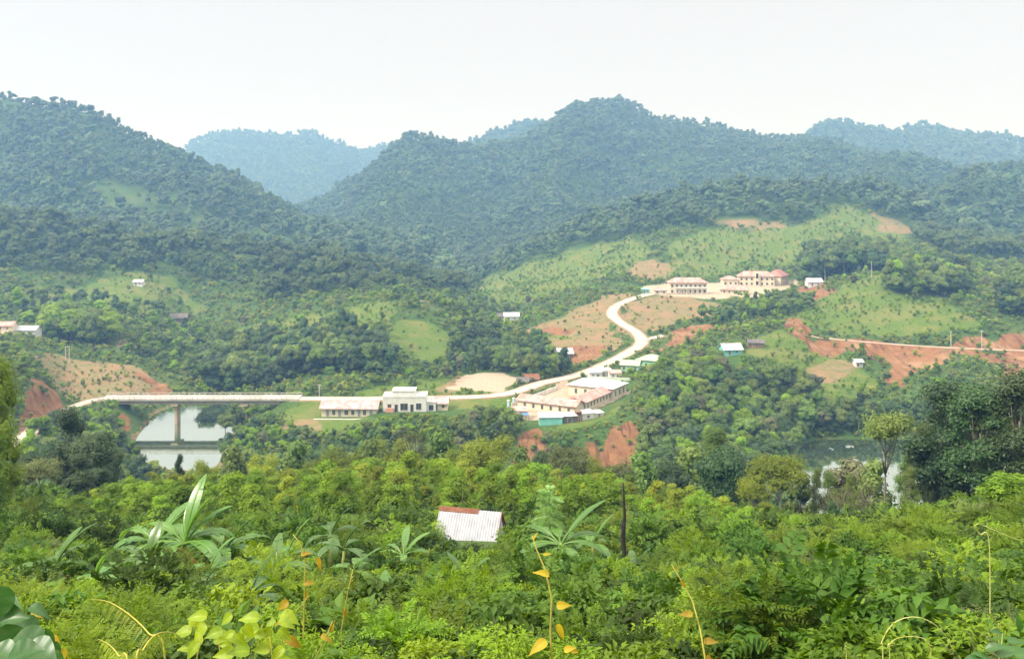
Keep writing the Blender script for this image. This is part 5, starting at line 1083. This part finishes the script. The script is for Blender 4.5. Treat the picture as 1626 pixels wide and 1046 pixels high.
# feathery tree behind the long-leaved banana
def feathery():
    x, y, z = xyz(872, 37); h = zrel(37, 778)-z; r = empty('feathery_tree', (x,y,z)); tag(r, 'pale feathery young tree rising above the long-leaved banana', 'tree')
    m = MB(); m.tube([(0,0,-.3),(.03,0,h*.6),(0,.02,h*.97)], [.05,.035,.012], 7); m.build('trunk', L_STEM, r)
    rg = np.random.default_rng(5); lv = LV(); n = 64; az = rg.uniform(0,6.28,n); t = np.sort(rg.uniform(.35,1,n)); el = rg.uniform(.15,.9,n)
    g = np.stack([np.cos(az)*np.cos(el), np.sin(az)*np.cos(el), np.sin(el)],1); O = np.stack([0*az,0*az,t*h],1); L = (1.25-.6*t)*1.0
    for p in range(16):
        f = (p+2.5)/18; pos = O+g*(L*f)[:,None]+np.array([0,0,-1])*(.5*L*f*f)[:,None]; S = unit(np.cross(g,[0,0,1.0]))
        for s in (-1,1):
            D = unit(S*s+g*.4+rdir(n,rg)*.1); l = .26*np.sin(math.pi*min(.95,f*.85+.12))*np.ones(n); nn = unit(np.cross(S,g)+rdir(n,rg)*.2); V,Q,T = folded(pos, D, nn, l, l*.2, rg.uniform(0,1,n), .3); lv.add(V,Q,T)
    link('crown', lv.mesh('feathery_crown', leafmat('leaves_pale_feather', (.17,.30,.09), (.30,.42,.17), (.22,.36,.11), .5, .3, .45)), r)
feathery()
# charred dead trunk
x, y, z = xyz(990, 38); r = empty('dead_trunk', (x,y,z)); tag(r, 'tall thin charred trunk standing bare among the green shrubs', 'dead tree')
h = zrel(38, 766)-z; m = MB(); m.tube([(0,0,-.5),(.02,0,h*.2),(-.02,.02,h*.38),(.03,0,h*.56),(.05,0,h*.6),(.02,0,h*.8),(-.02,0,h)], [.12,.105,.10,.085,.06,.055,.035], 9); m.build('trunk', M_CHAR, r, smooth=True)
m = MB(); m.tube([(.02,0,h*.82),(.16,.02,h*.85)], [.02,.008], 5); m.tube([(.03,0,h*.7),(.2,-.03,h*.69)], [.018,.006], 5); m.tube([(-.02,0,h*.45),(-.13,0,h*.5)], [.03,.012], 5); m.build('stub', M_CHAR, r)
x, y, z = xyz(884, 33); r = empty('dead_trunk', (x,y,z)); tag(r, 'short dark stump leaning under the long-leaved banana', 'dead tree')
m = MB(); m.tube([(0,0,-.3),(.03,0,.6),(.06,.05,1.35)], [.10,.08,.05], 8); m.build('trunk', M_CHAR, r)
# ------------------------------------------------------------------ shrubs of the near slope
def pinnate_shrub(tag_, mat, seed, n, L, pairs, ll, lw, R, Hh, droop=.35):
    """a dome of arching sprays, each a row of paired leaflets"""
    rng = np.random.default_rng(seed); lv = LV()
    d = rdir(n, rng); d[:,2] = np.abs(d[:,2])*.9+.12; d = unit(d)
    rad = rng.uniform(.35,.95,n)[:,None]
    O = d*rad*np.array([R,R,Hh])*np.array([1,1,1])+rng.normal(0,.06,(n,3))*R; O[:,2] = np.abs(O[:,2])
    g = unit(d*np.array([1,1,.55])+rdir(n, rng)*.55+np.array([0,0,.25]))
    tint = rng.uniform(0,1,n)
    for p in range(pairs):
        t = (p+.6)/pairs; pos = O+g*(L*t)+np.array([0,0,-1])*(droop*L*t*t)
        ax = unit(g+np.array([0,0,-1])*(2*droop*t)); S = unit(np.cross(ax, [0,0,1.0])+1e-5); U = np.cross(S, ax)
        l = ll*(1.15-.75*t)*rng.uniform(.8,1.2,n)
        for s in (-1,1):
            D = unit(S*s*.85+ax*.55+rdir(n, rng)*.18); V, Q, T = folded(pos, D, unit(U+rdir(n, rng)*.3), l, l*lw, np.clip(tint*.6+.4*rng.uniform(0,1,n),0,1), .2)
            lv.add(V, Q, T)
    V = BV*np.array([R,R,Hh])*.42; V[:,2] = np.abs(V[:,2]); lv.add(V, BQ, np.zeros(len(V)))  # added core in the darkest tint, painted shade inside the dome
    return lv.mesh('shrub_'+tag_, mat)
def broad_shrub(tag_, mat, seed, n, ll, lw, R, Hh, curl=.25):
    rng = np.random.default_rng(seed); lv = LV(); nl = 9
    C = rdir(nl, rng); C[:,2] = np.abs(C[:,2]); C = C*np.array([R,R,Hh])*rng.uniform(.3,.62,(nl,1)); r = R*rng.uniform(.32,.5,nl)
    li = rng.integers(0, nl, n); d = rdir(n, rng); d[:,2] = np.where(d[:,2] < -.2, -d[:,2], d[:,2])
    pos = C[li]+d*(r[li]*rng.uniform(.7,1.15,n))[:,None]; pos[:,2] = np.maximum(pos[:,2], .02)
    D = unit(d*np.array([1,1,.2])+rdir(n, rng)*.6+np.array([0,0,-.15])); nn = unit(d*.5+np.array([0,0,.8])+rdir(n, rng)*.35)
    nn = unit(nn-D*np.sum(nn*D,1,keepdims=True)); l = ll*rng.uniform(.6,1.3,n)
    V, Q, T = folded(pos, D, nn, l, l*lw, np.clip(.5*rng.uniform(0,1,nl)[li]+.5*rng.uniform(0,1,n),0,1), curl)
    lv.add(V, Q, T); V = BV*np.array([R,R,Hh])*.5; V[:,2] = np.abs(V[:,2]); lv.add(V, BQ, np.zeros(len(V)))  # darkest-tinted core added as painted shade behind the outer leaves
    return lv.mesh('shrub_'+tag_, mat)
SHR = [(pinnate_shrub('a', L_SHR, 301, 300, .42, 7, .15, .42, 1.05, 1.25), 'bright green arching shrub'),
       (pinnate_shrub('b', L_FEA, 302, 420, .40, 9, .10, .30, 1.05, 1.35), 'yellowish feathery shrub'),
       (broad_shrub('c', L_SHR, 303, 2600, .13, .55, 1.0, 1.15), 'dense green shrub'),
       (broad_shrub('d', L_SHRD, 304, 2300, .15, .60, 1.05, 1.2), 'dark glossy shrub'),
       (pinnate_shrub('e', L_SHRD, 305, 260, .46, 6, .19, .5, 1.1, 1.3), 'broad-leaved dark green shrub'),
       (broad_shrub('f', L_SAP, 306, 3000, .085, .42, 1.0, 1.5), 'light green fine-leaved shrub'),
       (pinnate_shrub('g', L_OLIVE, 307, 340, .36, 8, .09, .32, .95, 1.1), 'olive brown wispy shrub')]
SH = []
for D0, D1, s in ((5.5,12,.95),(12,22,1.2),(22,40,1.5),(40,75,1.9)):
    xs = (2080-CX)/F*D1; x, y = grid_pts(-xs, xs, D0, D1, s, rng); px = CX+F*x/y
    m = (px > -450) & (px < 2076) & (y > D0) & (y < D1); x, y = x[m], y[m]
    z = terr(x, y); m = visible(x, y, z+1.4, 30) & free(x, y); x, y, z = x[m], y[m], z[m]
    w = fbm(x/7, y/7, 91, 3); w2 = fbm(x/3, y/3, 95, 2)
    for i in range(len(x)):
        pxi = CX+F*x[i]/y[i]
        pr = np.array([.55,.3+(.8 if w[i] > .12 else 0)+(.7 if pxi > 1050 else 0),1.3,.9+(1.0 if w[i] < -.12 else 0),.75,1.0,.12+(.4 if pxi > 950 else 0)]); pr[[0,4]] *= .35 if y[i] < 11 else 1; pr[1] *= .6 if y[i] < 11 else 1; pr /= pr.sum()
        SH.append((x[i],y[i],z[i]-.1, s/1.55*rng.uniform(.65,1.2)*(1+.35*w2[i]), int(rng.choice(7, p=pr)), pxi))
# plants lower than the eye line of what stands behind them
SH = [(x,y,z,sc*(.62 if (abs(px-748) < 75 and 40 < y < 54) else 1),k,px) for x,y,z,sc,k,px in SH]
SH.sort(key=lambda s: -s[3]/s[1]*(1 if -40 < s[5] < 1666 else .01)); print('shrubs', len(SH))
SHP = {}; restH = []
for i, (x,y,z,sc,k,px) in enumerate(SH):
    if i < 290 or k not in SHP:
        o = link('shrub', SHR[k][0], None, (x,y,z)); o.rotation_euler = (rng.normal(0,.08), rng.normal(0,.08), rng.uniform(0,6.28)); o.scale = (sc, sc, sc*rng.uniform(.85,1.2))
        tag(o, SHR[k][1]+' '+where(px, HZ-(z+.6-HC)*F/y), 'shrub', 'shrubs of the near slope'); SHP.setdefault(k, o)
    else: restH.append((x,y,z,sc,k))
ks = sorted(SHP); restH = np.array(restH)
scatter('shrub_thicket', restH[:,:3], restH[:,3], [SHP[k] for k in ks], 'thicket of smaller and farther shrubs on the near slope', rng, idx=[ks.index(int(k)) for k in restH[:,4]])
# herbs between the shrubs
L_UND = leafmat('leaves_undergrowth', (.015,.042,.007), (.045,.090,.012), (.062,.088,.013), .6, .2, .25)  # leaf colour kept dark to put shadow into the gaps between shrubs
HERB = [(broad_shrub('herb_a', L_UND, 311, 420, .10, .55, .42, .40), 'low leafy herb'), (pinnate_shrub('herb_b', L_FEA, 312, 60, .30, 7, .085, .32, .36, .34), 'low feathery herb'), (broad_shrub('herb_c', L_SHRD, 313, 260, .14, .6, .42, .45), 'low dark herb')]
HP = []
for k, (px, D) in enumerate(((700,9.0),(1180,8.0),(560,8.5))):
    x, y, z = xyz(px, D); o = link('low_herb', HERB[k][0], None, (x,y,z-.03)); tag(o, HERB[k][1]+(' at the lower edge under the tin-roofed hut',' at the lower edge right of the yellow-leaved stalk',' at the lower edge between the two small bananas')[k], 'herb'); HP.append(o)
U = []
for D0, D1, s in ((3.5,9,.42),(9,20,.6),(20,45,.95),(45,80,1.5),(80,135,2.2)):
    xs = (2080-CX)/F*D1; x, y = grid_pts(-xs, xs, D0, D1, s, rng); px = CX+F*x/y; m = (px > -450) & (px < 2076) & (y > D0) & (y < D1); x, y = x[m], y[m]; z = terr(x, y)
    U.append(np.stack([x,y,z-.04,s/.5*rng.uniform(.6,1.2,len(x))],1))
U = np.concatenate(U); U = U[free(U[:,0], U[:,1]) | (U[:,1] < 20)]; print('herbs', len(U))
scatter('undergrowth', U[:,:3], U[:,3], HP, 'leafy undergrowth covering the near slope', rng)
# a rounded leaf with folded halves, used for the close plants
def round_leaf(lv, base, d, nrm, L, Wd, tint, curl=.3, cup=.15, heart=.0):
    d = unit(np.array(d,float)); nrm = np.array(nrm,float); s = unit(np.cross(d,nrm)); u = np.cross(s,d); n = 15; V = []; Q = []; T = []; KK = (-1,-.72,-.45,-.2,0,.2,.45,.72,1)
    base = np.array(base,float); wav = (len(lv.V)*1.7) % 6.28
    for i in range(n+1):
        t = i/n; w = Wd*.5*(math.sin(math.pi*(.06+.94*t)**(.72))+.02)*(1-.25*t) if i < n else .004
        c = base+d*L*t-u*L*curl*t*t
        for k in KK: V.append(c+s*w*k+u*(abs(k)**1.5*w*cup*2+.03*w*abs(k)*math.sin(i*1.5+wav+(2 if k > 0 else 0)))-d*(heart*w*abs(k)*(1-t))); T.append(min(1,max(0,tint*.8+(.5 if k == 0 else 0)+.22*math.sin((t*15-abs(k)*2.6)*3.0))))
    for i in range(n):
        for k in range(8): Q.append((i*9+k, i*9+k+1, (i+1)*9+k+1, (i+1)*9+k))
    lv.add(np.array(V), np.array(Q), np.array(T))
def cplant(name, label, cat, mat, leaves, stems, stemmat=None, seed=0, base=None, group=None):
    """a plant close to the camera: leaves as (column, row, depth, length px, direction deg, width ratio, curl, facing)"""
    rg = np.random.default_rng(seed); b = Vector(base); r = empty(name, b); tag(r, label, cat, group); lv = LV(); sm = MB()
    for px, py, D, ln, ang, wr, curl, up in leaves:
        p = Vector(P(px, D, py=py))-b; L = ln*D/F*(.8 if mat is L_YEL else 1); a = math.radians(ang)
        d = (math.cos(a), -.25+rg.uniform(-.2,.2), math.sin(a)); nn = unit(np.array([rg.uniform(-.3,.3), -.9*(1-up)-.15, .35+up]))
        round_leaf(lv, p, d, nn, L, L*wr, rg.uniform(.1,.9), curl)
    for pts, r0 in stems:
        sm = MB(); sm.tube([Vector(P(a,D,py=c))-b for a,c,D in pts], [.8*r0*(1-.6*i/(len(pts)-1)) for i in range(len(pts))], 7); sm.build('stem', stemmat or L_STEM, r, smooth=True)
    link('leaves', lv.mesh(name+'_leaves', mat), r); return r
def gb(px, D): x, y, z = xyz(px, D); return (x, y, z)
def stem_to(px, D, pts): bx, by, bz = gb(px, D); return [(px, HZ-(bz-.1-HC)*F/D, D)]+pts
# yellow-leaved climbing stalk in the middle
cplant('climbing_stalk', 'tall thin stalk with large yellow leaves in the lower middle', 'plant', L_YEL,
  [(872,912,6,30,150,.55,.5,.4),(884,962,6,26,20,.7,.7,.3),(886,990,6,34,-70,.42,.3,.2),(868,1018,6,40,195,.60,.5,.5),(896,1032,6,22,30,.7,.5,.4),(846,856,6.1,16,60,.4,.2,.4),(905,1030,6,18,-10,.8,.4,.4),(862,880,6.05,18,10,.35,.2,.3)],
  [(stem_to(876,6,[(876,1046,6),(874,1000,6),(876,950,6),(866,905,6.05),(852,872,6.1),(845,850,6.1)]),.012)], L_YSTEM, 3, gb(876,6))
cplant('climbing_stalk', 'tall stalk with small orange-yellow leaves right of the yellow-leaved one', 'plant', L_YEL,
  [(1100,975,6.5,26,170,.6,.4,.4),(1118,1018,6.5,26,20,.6,.5,.4),(1088,932,6.6,18,120,.4,.3,.3),(1072,905,6.7,14,60,.4,.2,.3),(1122,1040,6.4,18,-40,.6,.4,.3)],
  [(stem_to(1122,6.4,[(1120,1046,6.4),(1112,1000,6.5),(1100,955,6.6),(1080,918,6.7),(1066,895,6.7)]),.010)], L_YSTEM, 4, gb(1122,6.4))
cplant('climbing_stalk', 'arching stalk with yellow-green leaves right of the torn-leaved banana', 'plant', L_YEL,
  [(478,880,9,20,20,.6,.4,.5),(505,884,9,26,-75,.45,.1,.3),(482,925,9,22,10,.6,.3,.3),(486,938,9,24,-80,.3,.2,.3),(458,955,8,26,205,.75,.5,.4),(452,985,8,22,190,.6,.4,.4),(455,1012,7,34,-25,.6,.5,.4),(510,1008,7,24,-15,.6,.4,.4),(525,1002,7,22,70,.4,.2,.3),(546,965,8,20,-70,.5,.2,.3)],
  [(stem_to(480,9,[(482,1000,9),(484,930,9),(484,885,9),(475,860,9),(465,848,9)]),.012),(stem_to(448,8,[(448,1010,8),(470,970,8),(490,945,8)]),.008),(stem_to(500,7,[(500,1046,7),(518,1010,7),(528,985,7)]),.008),(stem_to(545,8,[(542,1000,8),(552,940,8),(560,905,8)]),.009)], L_YSTEM, 5, gb(480,9))
# broad yellow-green climber at the lower left
Lv = []
rr = random.Random(12)
for k in range(40): Lv.append((rr.uniform(300,455), 972+abs(rr.gauss(0,1))*40+abs(380-rr.uniform(300,455))*.05, rr.uniform(3.6,4.4), rr.uniform(18,34), rr.choice((rr.uniform(-60,20),rr.uniform(160,240))), rr.uniform(.62,.85), rr.uniform(.3,.7), rr.uniform(.2,.7)))
cplant('broadleaf_climber', 'yellow-green broad-leaved climber at the lower edge left of the small banana', 'plant', L_YG, Lv,
  [(stem_to(q,4,[(q+rr.uniform(-8,8),1040,4),(q+rr.uniform(-10,10),rr.uniform(988,1008),4)]),.005) for q in (318,350,384,410,436)], L_YSTEM, 6, gb(380,4))
Lv = [(2,930,3.1,60,-95,.95,.1,.15),(-8,1000,3.0,80,-60,.9,.3,.6),(30,985,3.2,50,-30,.8,.4,.7),(22,1012,2.9,70,-20,.95,.25,.75),(-5,955,3.3,46,15,.8,.4,.8),(48,962,3.3,36,-10,.55,.5,.6),(66,1000,3.1,48,-60,.6,.3,.3),(40,1030,2.8,66,-5,.9,.2,.7),(-12,1035,2.8,60,10,.8,.3,.7),(85,1018,3.1,36,-80,.7,.3,.3),(10,1050,2.7,70,30,.9,.2,.7),(-20,985,3.1,70,20,.9,.3,.4),(70,1040,2.9,50,-35,.8,.3,.6)]
cplant('large_leaved_plant', 'glossy plant with big rounded leaves in the lower left corner', 'plant', L_BIG, Lv, [(stem_to(q,3,[(q+4,1046,3),(q+8,1000,3.1)]),.006) for q in (0,34,62)], L_STEM, 8, gb(20,3))
cplant('broadleaf_climber', 'sprig of yellow leaves beside the glossy plant in the lower left corner', 'plant', L_YEL, [(50,972,3.6,22,-15,.5,.4,.5),(66,1024,3.3,20,-60,.6,.3,.4),(60,1036,3.2,24,200,.5,.3,.4),(80,1012,3.4,24,-20,.8,.3,.5),(98,1030,3.4,26,-70,.8,.3,.4)], [(stem_to(64,3.4,[(66,1040,3.4),(60,985,3.5)]),.006)], L_YSTEM, 9, gb(64,3.4))
cplant('large_leaved_plant', 'pale heart-leaved plant in the lower right corner', 'plant', L_BIG, [(1584,1040,4,44,25,.5,.2,.7),(1566,1030,4,34,30,.45,.3,.6),(1600,1018,4.2,30,10,.5,.3,.7),(1556,1044,4,36,190,.5,.3,.7),(1545,1036,4,40,-15,.3,.2,.7),(1612,1040,3.9,40,10,.6,.2,.7),(1590,1005,4.3,24,150,.5,.3,.6),(1620,1000,4.3,26,100,.5,.3,.6)], [(stem_to(1590,4,[(1588,1046,4),(1592,1005,4.2)]),.007)], L_STEM, 10, gb(1590,4))
# fern fronds
def fern(label, pts, D, pin, seed):
    """an arching frond whose leaflets hang from the rib"""
    b = Vector(gb(pts[0][0], D)); r = empty('fern', b); tag(r, label, 'fern', 'fern fronds at the lower left'); rg = np.random.default_rng(seed)
    full = smooth_line([Vector((b.x, b.y, b.z-.05))]+[Vector(P(a,D+.1*i,py=c)) for i, (a,c) in enumerate(pts)], 9); rib = [p-b for p in full]
    m = MB(); m.tube(rib, [.006*(1-.8*i/len(rib)) for i in range(len(rib))], 6); m.build('rib', L_YSTEM, r, smooth=True)
    lv = LV(); n = len(rib); k0 = 12
    for i in range(k0, n, 3):
        t = (i-k0)/(n-1-k0); L = pin*D/F*math.sin(math.pi*min(.97,.3+.68*t))*1.05; p = np.array(rib[i]); ax = unit(np.array(rib[min(i+1,n-1)]-rib[i-1]))
        S = unit(np.cross(ax,[0,0,1.0]))
        for s in (-1,1):
            dd = unit(S*s*.7+np.array([0,0,-.75])+ax*.30); q = p.copy(); m2 = 11
            for j in range(m2):                     # each leaflet is itself a row of small lobes
                dd = unit(dd+np.array([0,0,-.09])); q = q+dd*L/m2; l = L*.26*(1-j/m2*.8)
                a2 = unit(np.cross(dd,ax)); 
                for s2 in (-1,1):
                    V,Q,T = folded(q[None], unit(ax*s2+dd*.5)[None], a2[None], np.array([l]), np.array([l*.42]), np.array([rg.uniform(.2,1)]), .1); lv.add(V,Q,T)
    link('leaflets', lv.mesh('fern_leaflets', L_YG), r)
fern('yellow-green fern frond arching to the left with hanging leaflets', [(262,1046),(236,1005),(205,975),(172,955),(144,951)], 4.4, 34, 1)
fern('lower fern frond whose tip just rises above the bottom edge', [(205,1075),(188,1040),(172,1022),(156,1014)], 4.0, 34, 2)
fern('fern frond arching to the right beside the yellow-green climber', [(215,1075),(228,1030),(250,1006),(280,1006),(306,1030)], 3.9, 36, 3)
# tendrils
def tendril(label, pts, D, r0, curl=None):
    b = Vector(gb(pts[0][0], D)); r = empty('vine_tendril', b); tag(r, label, 'vine', 'bare vine tendrils at the right')
    v = [Vector((b.x,b.y,b.z-.05))]+[Vector(P(a,D,py=c)) for a,c in pts]; s = smooth_line(v, 8); m = MB(); m.tube([p-b for p in s], [.55*r0*(1-.7*i/len(s)) for i in range(len(s))], 6); m.build('stem', L_TEND, r, smooth=True)
    lv = LV(); rg = np.random.default_rng(int(pts[0][0]))
    for p in s[10::5]: round_leaf(lv, p-b, (rg.uniform(-1,1),rg.uniform(-1,0),rg.uniform(-.3,.6)), (0,-.5,.8), .022*D/5, .012*D/5, rg.uniform(0,1))
    link('leaves', lv.mesh('tendril_leaves', L_YG), r)
tendril('long pale tendril arching over the shrubs at the lower right', [(1402,1046),(1400,1020),(1418,990),(1448,979),(1480,988),(1504,1012),(1512,1030)], 5, .008)
tendril('smaller tendril inside the big arch at the lower right', [(1413,1046),(1410,1028),(1422,1014),(1445,1010),(1468,1014),(1478,1030),(1476,1046)], 4.8, .006)
tendril('pale hooked tendril near the right edge of the near slope', [(1571,866),(1556,848),(1548,836),(1556,832),(1580,842),(1610,854),(1640,862)], 8.5, .011)
tendril('thin upright tendril left of the big arch at the lower right', [(1344,1046),(1342,1032),(1346,1024),(1344,1018)], 5, .006)
tendril('curled tendril above the heart-leaved plant at the lower right', [(1586,1012),(1584,1000),(1578,996),(1576,1002),(1582,1006)], 5, .004)
# ------------------------------------------------------------------ haze of the valley air
def haze():
    m, t, o = newmat('haze'); pv = N(t, 'ShaderNodeVolumePrincipled'); pv.inputs['Color'].default_value = (.26,.54,1.0,1); pv.inputs['Absorption Color'].default_value = (1,1,1,1)
    pv.inputs['Density'].default_value = HAZE; pv.inputs['Anisotropy'].default_value = .2; t.links.new(pv.outputs[0], o.inputs['Volume'])
    mb = MB(); mb.box(-3600,3600,-60,3420,float(TZ.min())-1.5,float(TZ.max())+30); ob = mb.build('haze', m); tag(ob, 'thin bluish haze filling the valley air', None, None, 'stuff')
HAZE = .00040
haze()
